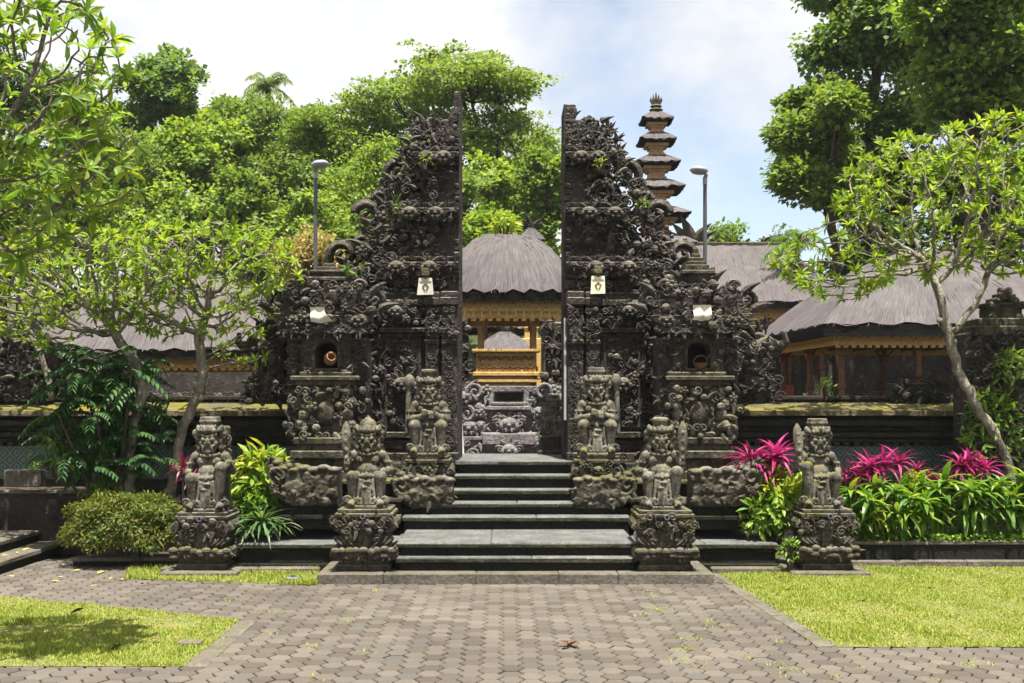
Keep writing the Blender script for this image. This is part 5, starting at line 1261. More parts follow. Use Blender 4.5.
def colonize(start_pts, attract, step, r, infl=9.0, kill=1.55, iters=120, tropism=(0, 0, .05)):
    """space colonisation: returns nodes, parents"""
    nodes = [np.array(p, float) for p in start_pts]; par = [-1] + list(range(len(nodes) - 1))
    A = np.array(attract); alive = np.ones(len(A), bool); tr = np.array(tropism)
    for it in range(iters):
        if not alive.any(): break
        Nn = np.array(nodes); D = np.linalg.norm(A[alive][:, None] - Nn[None], axis=2); near = D.argmin(1); dm = D.min(1)
        grow = {}
        for a, k, d_ in zip(A[alive], near, dm):
            if d_ < infl * step * 4: grow.setdefault(k, []).append((a - Nn[k]) / (d_ + 1e-9))
        if not grow: break
        added = False
        for k, vs_ in grow.items():
            v = np.sum(vs_, 0) + tr * len(vs_) + r.normal(0, .16, 3); v /= np.linalg.norm(v) + 1e-9
            p = Nn[k] + v * step
            if np.linalg.norm(Nn - p, axis=1).min() < step * .35: continue
            nodes.append(p); par.append(k); added = True
        Nn = np.array(nodes); D = np.linalg.norm(A[:, None] - Nn[None], axis=2).min(1); alive &= D > kill * step
        if not added: break
    return np.array(nodes), np.array(par)
def branch_mesh(mb, nodes, par, r_tip, expo, r_max, n=6):
    k = len(nodes); kids = [[] for _ in range(k)]
    for i, p in enumerate(par):
        if p >= 0: kids[p].append(i)
    rad = np.full(k, r_tip)
    for i in range(k - 1, -1, -1):
        if kids[i]: rad[i] = min(r_max, sum(rad[c] ** expo for c in kids[i]) ** (1 / expo))
    done = np.zeros(k, bool)
    def chain(i):
        pts = [i]
        while kids[pts[-1]]:
            c = max(kids[pts[-1]], key=lambda q: rad[q]); pts.append(c)
        return pts
    todo = [0]; 
    while todo:
        i = todo.pop(); pts = chain(i)
        idx = ([par[i]] if par[i] >= 0 else []) + pts
        for q in pts:
            for c in kids[q]:
                if c not in pts: todo.append(c)
        if len(idx) < 2: continue
        rr = rad[idx].copy(); 
        if par[i] >= 0: rr[0] = rad[i]
        mb.add(*tube(nodes[idx], rr, n))
    return rad, kids
def plumeria(name, label, base, trunk, blobs, seed, natt, step, leaf_len, mat, trunk_r, tip_r=.014, nleaf=9, expo=2.4, barkmat='bark', up=.45, extra=()):
    r = np.random.default_rng(seed); root = thing(name, base, label, 'tree'); base = np.array(base)
    att = []
    for c, h, wgt in blobs:
        m_ = int(natt * wgt); p = rnd_dirs(r, m_) * (r.uniform(.45, 1, m_) ** (1 / 2.2))[:, None] * np.array(h) + np.array(c); att.append(p)
    att = np.concatenate(att)
    tp = [np.array(trunk[0], float)]
    for p in trunk[1:]:
        d = np.linalg.norm(np.array(p) - tp[-1]); k = max(1, int(d / step)); a = tp[-1].copy()
        for j in range(1, k + 1): tp.append(a + (np.array(p) - a) * j / k + r.normal(0, .012, 3))
    nodes, par = colonize(tp, att, step, r)
    nodes = nodes + np.where((np.arange(len(nodes)) >= len(tp))[:, None], r.normal(0, step * .1, nodes.shape), 0)
    mb = MB(); rad, kids = branch_mesh(mb, nodes - base, par, tip_r, expo, trunk_r, 7)
    for i in range(1, len(tp), 2):      # knots and old leaf scars on the trunk
        mb.add(*ball(nodes[i] - base + r.normal(0, rad[i] * .45, 3), (rad[i] * r.uniform(.6, .95), rad[i] * r.uniform(.6, .95), rad[i] * r.uniform(.5, 1.1)), 8, 6))
    mb.build('trunk', M[barkmat], root, False, True)
    tips = [i for i in range(len(nodes)) if not kids[i]] + [i for i in range(len(tp), len(nodes)) if len(kids[i]) == 1 and rad[i] < tip_r * 1.4 and r.uniform() < .10]
    m2 = MB()
    for i in tips:
        n = r.integers(nleaf - 3, nleaf + 3); pd = nodes[i] - nodes[max(par[i], 0)] + np.array([0, 0, .4 * step]); pd = norm(pd)
        az = np.arange(n) * 2.4 + r.uniform(0, 6); el = r.uniform(.05, 1.0, n)
        e1 = norm(np.cross(pd, np.array([.3, .2, 1.]) + r.normal(0, .2, 3))); e2 = np.cross(pd, e1)
        d = np.cos(el)[:, None] * (np.cos(az)[:, None] * e1 + np.sin(az)[:, None] * e2) + np.sin(el)[:, None] * pd + np.array([0, 0, .12])
        nr = norm(pd[None] * 1.0 + np.array([0, 0, .8]) + r.normal(0, .3, (n, 3)))
        leaves(m2, L_OVAL, np.tile(nodes[i] - base, (n, 1)), d, nr, r.uniform(.6, 1.15, n) * leaf_len)
    m2.build('crown', M[mat], root)
    return root
def V3(px, py, d): return P(px, py, d)

# right plumeria, leaning trunk rising from the flower bed
d = 16.9
plumeria('plumeria_tree', 'pale forked plumeria on the right, its trunk leaning left out of the flower bed', (GX(1018, d), d, .3),
         [V3(1018, 520, d), V3(1008, 462, d), V3(994, 432, d), V3(975, 405, d), V3(961, 378, d), V3(953, 350, d), V3(946, 322, d)],
         [(V3(930, 205, d), (GX(1020, d) - GX(930, d) + .1, 1.5, 1.15), .62), (V3(838, 262, d), (.95, 1.0, .62), .30), (V3(1000, 160, d), (.9, 1.0, .75), .22), (V3(1030, 230, d), (.8, 1.1, .8), .12)],
         201, 1900, .115, .17, 'l_plum', .15, .0095, 13, 2.75)
# two plumerias on the left
d = 16.6
plumeria('plumeria_tree', 'mossy trunked plumeria behind the outer left statue, yellow green crown before the thatched roof', (GX(178, d), d, .3),
         [V3(170, 500, d), V3(182, 428, d), V3(198, 398, d), V3(204, 370, d), V3(199, 342, d), V3(207, 310, d)],
         [(V3(222, 262, d), (1.15, 1.1, .62), .55), (V3(262, 272, d), (.62, .8, .4), .2), (V3(160, 255, d), (.9, 1.0, .5), .25), (V3(235, 345, d), (.6, .6, .35), .07), (V3(130, 300, d), (.9, .9, .5), .15), (V3(195, 312, d), (1.25, .8, .4), .25)],
         202, 1400, .10, .15, 'l_plum', .13, .0095, 10, 2.7)
plumeria('plumeria_tree', 'spreading plumeria rising from the dark leafy shrub left of the outer left statue', (GX(128, d), d - .3, .3),
         [V3(130, 500, d - .3), V3(131, 440, d - .3), V3(142, 392, d - .3), V3(136, 362, d - .3), V3(118, 342, d - .3)],
         [(V3(85, 275, d - .5), (1.5, 1.2, .7), .6), (V3(20, 290, d - .5), (1.2, 1.1, .75), .35), (V3(140, 275, d - .5), (.7, .9, .5), .2), (V3(60, 320, d - .5), (.9, .8, .4), .15)],
         203, 1600, .105, .15, 'l_plum', .11, .0095, 10, 2.7)
d = 18.0
plumeria('plumeria_tree', 'slim plumeria at the far left edge before the carved wall panels', (GX(-10, d), d, .9),
         [V3(52, 400, d), V3(46, 372, d), V3(36, 345, d), V3(25, 325, d)],
         [(V3(20, 275, d), (1.1, .8, .6), 1.0)], 204, 220, .13, .22, 'l_plum', .07, .011, 9)
# near plumeria, trunk outside the frame on the left
d = 9.6; k = d / F
plumeria('plumeria_tree', 'near plumeria reaching in from the left edge with big fresh green leaves', (GX(-190, d), d, 0),
         [np.array([GX(-190, d), d, 0]), V3(-175, 520, d), V3(-150, 400, d), V3(-120, 300, d), V3(-80, 240, d)],
         [(V3(15, 90, d), (115 * k, .9, 130 * k), .6), (V3(75, 165, d), (70 * k, .7, 62 * k), .17), (V3(20, 215, d), (90 * k, .8, 52 * k), .16), (V3(60, 45, d), (62 * k, .6, 50 * k), .12), (V3(-90, 120, d), (.8, 1.0, 1.2), .2)],
         205, 620, .085, .175, 'l_fg', .10, .0075, 9, 2.6)

# ---------------------------------------------------------------- hill trees
def crown_pts(r, lobes, n, shell=.62):
    w_ = np.array([l[1][0] * l[1][1] * l[1][2] for l in lobes]) ** .67; w_ /= w_.sum(); k = r.choice(len(lobes), n, p=w_)
    c = np.array([l[0] for l in lobes])[k]; h = np.array([l[1] for l in lobes])[k]
    dv = rnd_dirs(r, n); rad = r.uniform(shell, 1.0, n) ** .6; dv[:, 2] = np.where(dv[:, 2] < -.35, -dv[:, 2] * .6, dv[:, 2])
    return c + dv * rad[:, None] * h, dv
def crown(mb, r, lobes, nclump, per, clump_r, size, tpl=L_DIA, flat=.6, droop=0.0):
    c, dv = crown_pts(r, lobes, nclump)
    c = c + r.normal(0, clump_r * .4, c.shape); dv2 = np.repeat(dv, per, 0); n = nclump * per
    off = rnd_dirs(r, n) * (r.uniform(0, 1, n) ** .5)[:, None] * clump_r * np.array([1, 1, flat]); p = np.repeat(c, per, 0) + off
    d = norm(off * .7 / clump_r + dv2 * .5 + r.normal(0, .45, (n, 3)) - np.array([0, 0, droop])); nr = norm(np.array([0, 0, 1.0]) + dv2 * .5 + r.normal(0, .45, (n, 3)))
    leaves(mb, tpl, p, d, nr, r.uniform(.65, 1.3, n) * size)
def limbs(mb, r, h, tr, lobes, fork=.45):
    mb.add(*tube([(0, 0, -.5), (.03 * h * .2, 0, h * .2), (r.normal(0, .1), r.normal(0, .1), h * fork), (r.normal(0, .2), 0, h * .8)], [tr * 1.3, tr, tr * .8, tr * .3], 9))
    for c, hh in lobes:
        c = np.array(c); s = np.array([0, 0, h * (fork - .12) + r.uniform(0, .25) * h * .5]); mid = s * .5 + c * .5 + np.array([0, 0, -.04 * h])
        mb.add(*tube([s, mid, c], [tr * .5, tr * .32, tr * .1], 6))
        for q in range(4): e = c + rnd_dirs(r, 1)[0] * np.array(hh) * .75; mb.add(*tube([mid * .3 + c * .7, e], [tr * .16, tr * .05], 5))
def lobes_dome(r, W_, Ht, zb, n):
    out = []
    for i in range(n):
        a = r.uniform(0, 2 * pi); q = math.sqrt(r.uniform(0, 1)) * .68; z = zb + Ht * (.25 + .55 * (1 - q) * r.uniform(.6, 1.1)); s = r.uniform(.28, .45)
        out.append(((W_ * q * cos(a), W_ * q * sin(a), z), (W_ * s, W_ * s, Ht * s * .62)))
    out.append(((0, 0, zb + Ht * .55), (W_ * .6, W_ * .6, Ht * .42))); return out
def tree_at(kind, px, ytop, ybase_crown, wpx, d, label, group, seed, leafm, barkm='bark_dark', rz=None):
    """a tree whose crown spans the given box of the hillside at depth d, standing on the hill"""
    x = GX(px, d); g = float(hill_z(np.array(x), np.array(d))) if d > 34 else 0.0
    if 17.3 < d < 34: g = ZC
    k = d / F; top = GZ(ytop, d) - g; Hc = (ybase_crown - ytop) * k; Wm = wpx * k / 2; zb = top - Hc; r = np.random.default_rng(seed)
    root = thing('broadleaf_tree', (x, d, g), label, 'tree', group); lob = []
    n = int(10 + 2.2 * Wm * Hc / 6)
    for i in range(n):
        t = r.uniform(0, 1) ** .8; a = r.uniform(0, 2 * pi); prof = math.sqrt(max(.05, 1 - (1.55 * t - .62) ** 2)); q = prof * r.uniform(.35, .85); s = r.uniform(.2, .36)
        lob.append(((Wm * q * cos(a), Wm * q * sin(a), zb + Hc * (.12 + .78 * t)), (Wm * s * 1.15, Wm * s * 1.15, min(Hc * .28, Wm * s))))
    lob.append(((0, 0, top - Hc * .45), (Wm * .55, Wm * .55, Hc * .38)))
    mt = MB(); limbs(mt, r, top, .16 + .025 * Wm, lob[:9], max(.35, (zb + .3 * Hc) / top)); mt.build('trunk', M[barkm], root, False, True)
    mc = MB(); sz = (.19 if kind == 'fine' else .225) * min(1.1, max(.5, d / 46)); area = sum(l[1][0] * l[1][2] for l in lob); nc = int(np.clip(area * {'fine': 26, 'coarse': 22, 'solid': 44}[kind] * (1 if d > 38 else 46 / d), 120, 1600))
    crown(mc, r, lob, nc, 34, .36 + .04 * Wm, sz, L_DIA if kind == 'fine' else L_WIDE, .55, .12); mc.build('crown', M[leafm], root); return root
G = 'trees on the wooded hill behind the temple'
hill = [
 ('solid', 166, 58, 165, 96, 52, 'round topped dark tree standing above the others at the left skyline', 'l_dark2'),
 ('fine', 252, 106, 200, 120, 50, 'bushy green tree on the hill below the coconut palm', 'l_hill1'),
 ('fine', 306, 104, 230, 110, 47, 'broad green tree on the hill just left of the umbrella shaped tree', 'l_hill1'),
 ('coarse', 205, 110, 230, 110, 46, 'bright green tree on the hill below the round dark tree', 'l_hill2'),
 ('coarse', 315, 190, 290, 100, 38, 'low bright green tree behind the left lamp post', 'l_hill2'),
 ('coarse', 245, 170, 285, 100, 40, 'low leafy green tree left of the left lamp post', 'l_hill1'),
 ('fine', 132, 140, 260, 110, 44, 'green tree behind the tips of the near plumeria', 'l_hill1'),
 ('coarse', 180, 182, 290, 100, 39, 'low bright tree above the left thatched roof', 'l_hill2'),
 ('fine', 62, 70, 230, 130, 50, 'green tree behind the upper branches of the near plumeria', 'l_hill1'),
 ('coarse', 70, 170, 300, 120, 40, 'bright tree low behind the near plumeria', 'l_hill2'),
 ('solid', 225, 112, 240, 120, 60, 'far green tree filling the skyline between the round dark tree and the coconut palm', 'l_hill1'),
 ('solid', 330, 112, 250, 130, 60, 'far green tree filling the skyline left of the umbrella shaped tree', 'l_hill2'),
 ('solid', 110, 100, 250, 130, 60, 'far dark green tree behind the near plumeria tips', 'l_hill1'),
 ('solid', 270, 175, 300, 120, 54, 'far tree low behind the left lamp post', 'l_hill1'),
 ('solid', 400, 160, 300, 110, 56, 'far tree low behind the left gate half', 'l_hill1'),
 ('solid', 520, 170, 310, 110, 56, 'far leafy tree low in the gate opening', 'l_hill2'),
 ('solid', 20, 130, 300, 130, 56, 'far tree at the left edge behind the plumerias', 'l_hill1'),
 ('fine', -12, 40, 220, 130, 48, 'dark tree at the upper left corner behind the near plumeria', 'l_dark'),
 ('coarse', 0, 180, 300, 120, 38, 'low tree at the left edge above the carved wall panels', 'l_hill1'),
 ('fine', 375, 140, 280, 110, 44, 'tree behind the scrolls of the left gate half', 'l_hill2'),
 ('coarse', 440, 165, 290, 100, 40, 'tree behind the left edge of the gate opening', 'l_hill1'),
 ('coarse', 505, 150, 285, 90, 44, 'bright leafy tree in the middle of the gate opening', 'l_hill2'),
 ('coarse', 545, 150, 290, 80, 42, 'tree behind the right edge of the gate opening', 'l_hill1'),
 ('coarse', 486, 208, 300, 60, 34.5, 'low bright tree just above the inner pavilion roof', 'l_hill2'),
 ('fine', 722, 226, 300, 62, 46, 'small round tree peeping over the farther thatched pavilion', 'l_hill1'),
 ('fine', 770, 238, 300, 62, 48, 'small dark tree at the right end of the farther pavilion ridge', 'l_dark'),
 ('coarse', 985, 190, 330, 130, 33, 'dark tree behind the big pavilion at the right edge', 'l_dark'),
 ('coarse', 880, 205, 320, 120, 36, 'dark green tree behind the roof of the big right pavilion', 'l_dark'),
 ('fine', 1060, 120, 330, 130, 34, 'dark tree beyond the right edge of the frame', 'l_dark'),
]
for q, (kd, px, yt, yb, wp, d, lab, lm) in enumerate(hill): tree_at(kd, px, yt, yb, wp, d, lab, G, 400 + q, lm)
# orange tinged shrub tree by the left lamp
tree_at('fine', 306, 243, 280, 46, 24.5, 'small orange tinged tree beside the left lamp post', 'flowering trees', 450, 'l_orange')

# rain tree with flat layered umbrella crown
d = 48; x = GX(492, d); g = float(hill_z(np.array(x), np.array(d))); r = np.random.default_rng(461)
root = thing('umbrella_tree', (x, d, g), 'tall umbrella shaped tree with flat layered crown rising behind the gate opening', 'tree'); k = d / F
lob = []
for (px, py, wp, hp) in ((440, 82, 62, 18), (395, 105, 56, 16), (470, 100, 60, 20), (372, 128, 34, 12), (425, 125, 54, 16), (490, 128, 56, 18), (520, 136, 46, 16), (540, 160, 32, 14), (545, 195, 24, 16), (362, 108, 26, 10), (352, 140, 22, 12), (450, 155, 50, 16), (400, 155, 36, 12), (500, 100, 40, 14), (455, 72, 50, 14), (515, 180, 34, 14)):
    p = P(px, py, d) - np.array([x, d, g]); lob.append((tuple(p + np.array([0, r.uniform(-2.2, 2.2), 0])), (wp * k * .9, wp * k * .9, hp * k * .62)))
mt = MB(); f0 = GZ(195, d) - g
mt.add(*tube([(0, 0, -.5), (.1, 0, f0 * .6), (.2, 0, f0)], [.36, .3, .26], 10))
for c, h in lob:
    c = np.array(c); mid = np.array([.2, 0, f0]) * .5 + c * .5 + np.array([0, 0, -.5]); mt.add(*tube([(.2, 0, f0 - .3), mid, c], [.18, .11, .04], 6))
    for q in range(6): e = c + rnd_dirs(r, 1)[0] * np.array(h) * .8; mt.add(*tube([mid * .25 + c * .75, e], [.05, .02], 5))
mt.build('trunk', M['bark_dark'], root, False, True)
mc = MB(); crown(mc, r, lob, 1000, 34, .60, .17, L_WIDE, .22); mc.build('crown', M['l_rain'], root)

# big trees at the upper right
def big_tree(label, d, trunk_px, lobes_px, seed, leafm, nclump, per, size, clump_r, tpl, droop, tr=.3):
    r = np.random.default_rng(seed); b = P(*trunk_px[0], d); x = b[0]; g = float(hill_z(np.array(x), np.array(d))) if d > 34 else ZC; O = np.array([x, d, g]); k = d / F
    root = thing('tall_tree', tuple(O), label, 'tree'); lob = []
    for (px, py, wp, hp) in lobes_px: lob.append((tuple(P(px + r.normal(0, 5), py + r.normal(0, 5), d + r.uniform(-1.5, 1.5)) - O), (wp * k * .74, wp * k * .8, hp * k * .7)))
    for c, h in list(lob):
        for q in range(2): e = rnd_dirs(r, 1)[0]; lob.append((tuple(np.array(c) + e * np.array(h) * 1.15), tuple(np.array(h) * r.uniform(.3, .55))))
    mt = MB(); tp = [np.array([0, 0, -.4])] + [P(a, b_, d) - O for a, b_ in trunk_px]; mt.add(*tube(tp, np.linspace(tr, tr * .35, len(tp)), 10))
    top = tp[-1]
    for c, h in lob:
        c = np.array(c); s = min(tp[1:], key=lambda q: np.linalg.norm(q - c) + (0 if q[2] < c[2] else 3)); mid = s * .5 + c * .5 + np.array([0, 0, -.2]); mt.add(*tube([s, mid, c], [tr * .42, tr * .28, tr * .1], 6))
        for q in range(6): e = c + rnd_dirs(r, 1)[0] * np.array(h) * .8; mt.add(*tube([mid * .2 + c * .8, e], [tr * .14, tr * .04], 5))
    mt.build('trunk', M['bark_dark'], root, False, True); mc = MB(); crown(mc, r, lob, nclump, per, clump_r, size, tpl, .6, droop); mc.build('crown', M[leafm], root); return root
big_tree('tall dark tree at the upper right with its trunk showing through gaps in the crown', 37, [(874, 330), (872, 230), (870, 160), (872, 110), (878, 60)],
         [(880, 20, 42, 34), (845, 45, 34, 30), (915, 55, 40, 34), (850, -8, 44, 34), (838, 92, 30, 26), (830, 150, 30, 30), (868, 170, 36, 32), (905, 130, 34, 32), (810, 120, 26, 24), (800, 165, 26, 26), (845, 190, 26, 20), (910, -20, 46, 34), (925, 175, 36, 30)], 471, 'l_dark2', 1500, 34, .20, .55, L_WIDE, .15, .42)
big_tree('sunlit bough crowned tree standing in front of the tall dark tree at the right', 33.6, [(838, 330), (836, 250), (828, 190)],
         [(812, 100, 22, 18), (790, 140, 22, 20), (822, 140, 22, 24), (804, 180, 24, 18), (835, 108, 18, 18), (830, 180, 20, 20)], 472, 'l_hill1', 420, 30, .19, .42, L_WIDE, .1, .2)
big_tree('large drooping leaved tree filling the upper right corner', 31, [(985, 320), (980, 220), (972, 140), (975, 70)],
         [(975, 20, 50, 40), (1010, 60, 50, 44), (950, 75, 36, 30), (985, 110, 44, 34), (935, 120, 30, 26), (1025, 130, 44, 40), (945, 30, 34, 30), (1000, -20, 60, 36), (960, 160, 40, 28), (1010, 175, 40, 28)], 473, 'l_mid', 820, 30, .21, .50, L_WIDE, .15, .38)

# ---------------------------------------------------------------- palms
def palm(px, ptop, d, label, nf, L, seed, tr=.14, lean=0.0):
    r = np.random.default_rng(seed); x = GX(px, d); g = float(hill_z(np.array(x), np.array(d))) if d > 34 else ZC; h = GZ(ptop, d) - g
    root = thing('palm_tree', (x, d, g), label, 'palm', 'palms behind the temple'); MB().add(*tube([(0, 0, -.3), (lean * .3, 0, h * .5), (lean, 0, h)], [tr * 1.3, tr, tr * .8], 8)).build('trunk', M['bark_dark'], root, False, True)
    for q in range(nf):
        az = q * 2.4 + r.uniform(-.2, .2); el = r.uniform(-.15, 1.2); n = 16; t = np.linspace(0, 1, n)
        hor = L * t * cos(el) * (1 - .15 * t); z = L * t * sin(el) - L * .55 * t ** 2.2; a = np.array([cos(az), sin(az), 0]); pts = a * hor[:, None] + np.array([0, 0, 1]) * z[:, None] + np.array([lean, 0, h])
        mb = MB().add(*tube(pts, np.linspace(.035, .008, n), 5)); tg = np.gradient(pts, axis=0); tg = norm(tg); sd = np.cross(tg, np.array([0, 0, 1.0]))
        for s in (-1, 1):
            pp = np.repeat(pts[2:], 3, 0) + r.normal(0, .02, ((n - 2) * 3, 3)); dd = np.repeat(tg[2:] * .55 + s * sd[2:] * .85 - np.array([0, 0, .4]), 3, 0) + r.normal(0, .12, ((n - 2) * 3, 3)); tt = np.repeat(t[2:], 3)
            leaves(mb, blade(2, .045, .25, .6), pp, dd, np.tile(np.array([0, 0, 1.]), (len(pp), 1)), L * .32 * (1 - .55 * tt))
        mb.build('frond', M['l_rain'] if d > 40 else M['l_green'], root)
palm(268, 86, 53, 'coconut palm sticking up over the hill skyline at the left', 16, 1.75, 481, .16)
palm(797, 243, 30, 'young palm between the farther pavilion and the right plumeria', 12, 1.1, 482, .08)

# ---------------------------------------------------------------- shrubs and garden plants
def rosette(mb, r, c, n, L, wd, el0, el1, droop, nseg=4):
    tpl = blade(nseg, wd, droop); az = np.arange(n) * 2.4 + r.uniform(0, 6); el = np.linspace(el1, el0, n) + r.normal(0, .1, n)
    d = np.stack([np.cos(az) * np.cos(el), np.sin(az) * np.cos(el), np.sin(el)], -1); nr = np.stack([-np.cos(az) * np.sin(el), -np.sin(az) * np.sin(el), np.cos(el)], -1)
    leaves(mb, tpl, np.tile(np.array(c), (n, 1)), d, nr, r.uniform(.75, 1.1, n) * L)
def cordyline(px, py, d, zb, L, n, label, seed, mat='l_pink', heads=1, spread=.15):
    r = np.random.default_rng(seed); x = GX(px, d); root = thing('cordyline', (x, d, zb), label, 'plant', 'magenta cordylines in the flower beds'); ms = MB(); ml = MB(); zt = GZ(py, d) - zb
    for q in range(heads):
        o = np.array([r.normal(0, spread) * (heads > 1), r.normal(0, spread * .6), max(.1, zt - r.uniform(0, .22) * (heads > 1))]); ms.add(*tube([(o[0] * .3, o[1] * .3, -.1), o * np.array([.8, .8, .6]), o], [.018, .015, .012], 6))
        rosette(ml, r, o, n, L * .95, .078, -.35, 1.35, .6, 5)
    ms.build('stem', M['bark'], root); ml.build('leaves', M[mat], root)
DB = 16.6
cordyline(767, 458, 15.75, .3, .50, 24, 'bright magenta cordyline left of the outer right statue, above the yellow shrub', 501, heads=5, spread=.16)
cordyline(750, 463, 15.9, .3, .36, 14, 'smaller pink cordyline by the end of the right boat shaped stone', 502)
cordyline(850, 466, DB - .3, .3, .34, 14, 'dark red cordyline just right of the outer right statue', 503, 'l_red', 3, .16)
cordyline(884, 458, DB - .3, .3, .46, 22, 'magenta and dark red cordyline in the middle of the right flower bed', 504, 'l_pink', 4, .17)
cordyline(905, 470, DB + .2, .3, .34, 14, 'deep red cordyline behind the pale leaved plant in the right flower bed', 505, 'l_red', 2, .12)
cordyline(957, 460, DB - .2, .3, .44, 20, 'pink cordyline beside the foot of the right plumeria', 506, 'l_pink', 4, .16)
cordyline(934, 478, DB, .3, .3, 12, 'low pink cordyline among the green plants of the right bed', 507)
cordyline(184, 466, 15.9, .25, .34, 14, 'dull pink cordyline behind the outer left statue', 508, 'l_red', 2, .1)
def dracaena(px, py, d, zb, label, seed, mat='l_green', stems=5, L=.38, n=11, spread=.16, wd=.13, group='leafy green plants in the right flower bed', name='dracaena'):
    r = np.random.default_rng(seed); root = thing(name, (GX(px, d), d, zb), label, 'plant', group); ms = MB(); ml = MB(); zt = GZ(py, d) - zb
    for q in range(stems):
        o = np.array([r.normal(0, spread), r.normal(0, spread), zt * r.uniform(.45, .95)]); ms.add(*tube([(o[0] * .3, o[1] * .3, -.05), o * np.array([.7, .7, .5]), o], .011, 5))
        rosette(ml, r, o, n, L * r.uniform(.75, 1.1), wd, -.45, 1.25, .6)
        rosette(ml, r, o * np.array([.85, .85, .62]), n // 2, L * .9, wd, -.5, .7, .6)
    ms.build('stem', M['l_green'], root); ml.build('leaves', M[mat], root)
pos = [(846, 488, 15.95), (868, 482, 16.05), (893, 488, 15.95), (915, 478, 16.1), (940, 476, 16.0), (964, 470, 16.05), (988, 474, 15.95), (1010, 470, 16.05), (1036, 474, 16.0), (1064, 476, 16.0)]
labs = ['green leafy plant just behind the outer right statue pedestal', 'green leafy plant second from the outer right statue in the bed', 'low green plant below the dark red cordyline', 'green plant below the pale leaved plant in the right bed', 'broad green plant in the middle of the right bed front row', 'tall green plant below the pink cordyline by the plumeria', 'green plant before the foot of the right plumeria', 'green plant under the right plumeria near the frame edge', 'green plant cut by the right frame edge', 'green plant just beyond the right frame edge']
for q, ((px, py, d), lb) in enumerate(zip(pos, labs)): dracaena(px, py, d, .3, lb, 520 + q, 'l_green' if q % 3 else 'l_green', 7, .40, 11, .17)
dracaena(915, 462, 16.4, .3, 'pale broad leaved plant between the magenta cordylines', 540, 'l_yellow', 3, .32, 9, .1, .2)
dracaena(886, 490, 15.85, .3, 'yellow tipped low plant at the front of the right bed', 541, 'l_yellow', 2, .26, 9, .1)
# leafy mounds built of many small leaves
def shrub(name, label, c, h, mat, n, size, seed, tpl=L_OVAL, cat='shrub', stems=7, group=None, shell=.35):
    r = np.random.default_rng(seed); c = np.array(c); root = thing(name, (c[0], c[1], c[2] - h[2]), label, cat, group)
    ms = MB()
    for q in range(stems): e = rnd_dirs(r, 1)[0] * np.array(h) * .7; e[2] = abs(e[2]) + h[2]; ms.add(*tube([(e[0] * .2, e[1] * .2, -.05), (e[0] * .6, e[1] * .6, e[2] * .6), e], [.02, .015, .008], 5))
    ms.build('stem', M['bark_dark'], root); ml = MB(); dv = rnd_dirs(r, n); dv[:, 2] = np.where(dv[:, 2] < -.5, -dv[:, 2], dv[:, 2]); bump = 1 + .13 * np.sin(dv[:, 0] * 7 + seed) * np.cos(dv[:, 2] * 6 + dv[:, 1] * 5)
    p = dv * (r.uniform(shell, 1, n) ** .5 * bump)[:, None] * np.array(h) + np.array([0, 0, h[2]]); p[:, 2] = np.maximum(p[:, 2], .02)
    leaves(ml, tpl, p, norm(dv * .45 + r.normal(0, .6, (n, 3)) - np.array([0, 0, .12])), norm(np.array([0, 0, .7]) + dv * .9 + r.normal(0, .35, (n, 3))), r.uniform(.6, 1.2, n) * size); ml.build('leaves', M[mat], root); return root
shrub('mounded_shrub', 'low rounded mound of small yellow green and brown leaves left of the outer left statue', (GX(126, 15.6), 15.62, .52), (.88, .5, .50), 'l_hedge', 12000, .075, 551, L_OVAL)
shrub('yellow_shrub', 'yellow green leafy shrub left of the outer right statue', (GX(772, 15.9), 15.72, .82), (.40, .35, .50), 'l_yellow', 800, .20, 552)
shrub('green_shrub', 'green leafy shrub under the yellow shrub beside the right terrace', (GX(768, 15.6), 15.6, .68), (.38, .3, .34), 'l_green', 700, .17, 553)
shrub('yellow_shrub', 'yellow green croton bush right of the outer left statue', (GX(262, 16.0), 16.0, 1.12), (.42, .4, .46), 'l_yellow', 620, .22, 554)
shrub('green_shrub', 'darker green shrub under the croton bush beside the left terrace', (GX(258, 15.8), 15.8, .72), (.38, .35, .42), 'l_green', 700, .18, 555)
shrub('creeper_tuft', 'small creeper tuft growing on the face of the right terrace', (GX(790, 14.9), 14.9, .3), (.14, .1, .2), 'l_green', 110, .09, 556)
shrub('fern_clump', 'ferny creepers hanging on the dark corner pillar at the right', (GX(992, 17.1), 17.1, 1.75), (.45, .22, .75), 'l_green', 520, .16, 557)
shrub('fern_clump', 'green climber on top of the corner pillar at the right edge', (GX(1010, 17.1), 17.1, 2.75), (.25, .2, .3), 'l_hill1', 260, .14, 558)
# tufts of arching grass-like leaves
def tuft(px, py, d, zb, L, n, mat, label, seed):
    r = np.random.default_rng(seed); root = thing('grassy_tuft', (GX(px, d), d, zb), label, 'plant', 'striped tufts beside the left terrace'); ml = MB(); rosette(ml, r, (0, 0, max(0, GZ(py, d) - zb)), n, L, .05, .05, 1.4, .8, 6); ml.build('leaves', M[mat], root)
tuft(262, 525, 15.5, .2, .55, 60, 'l_stripe', 'striped spidery tuft right of the outer left statue', 561); tuft(246, 532, 15.4, .2, .42, 40, 'l_stripe', 'smaller striped tuft at the corner of the left terrace', 562); tuft(280, 528, 15.6, .3, .42, 40, 'l_stripe', 'striped tuft against the left boat shaped stone', 563)
tuft(104, 492, 16.3, .6, .4, 26, 'l_green', 'leafy tuft above the mounded shrub at its left end', 564)
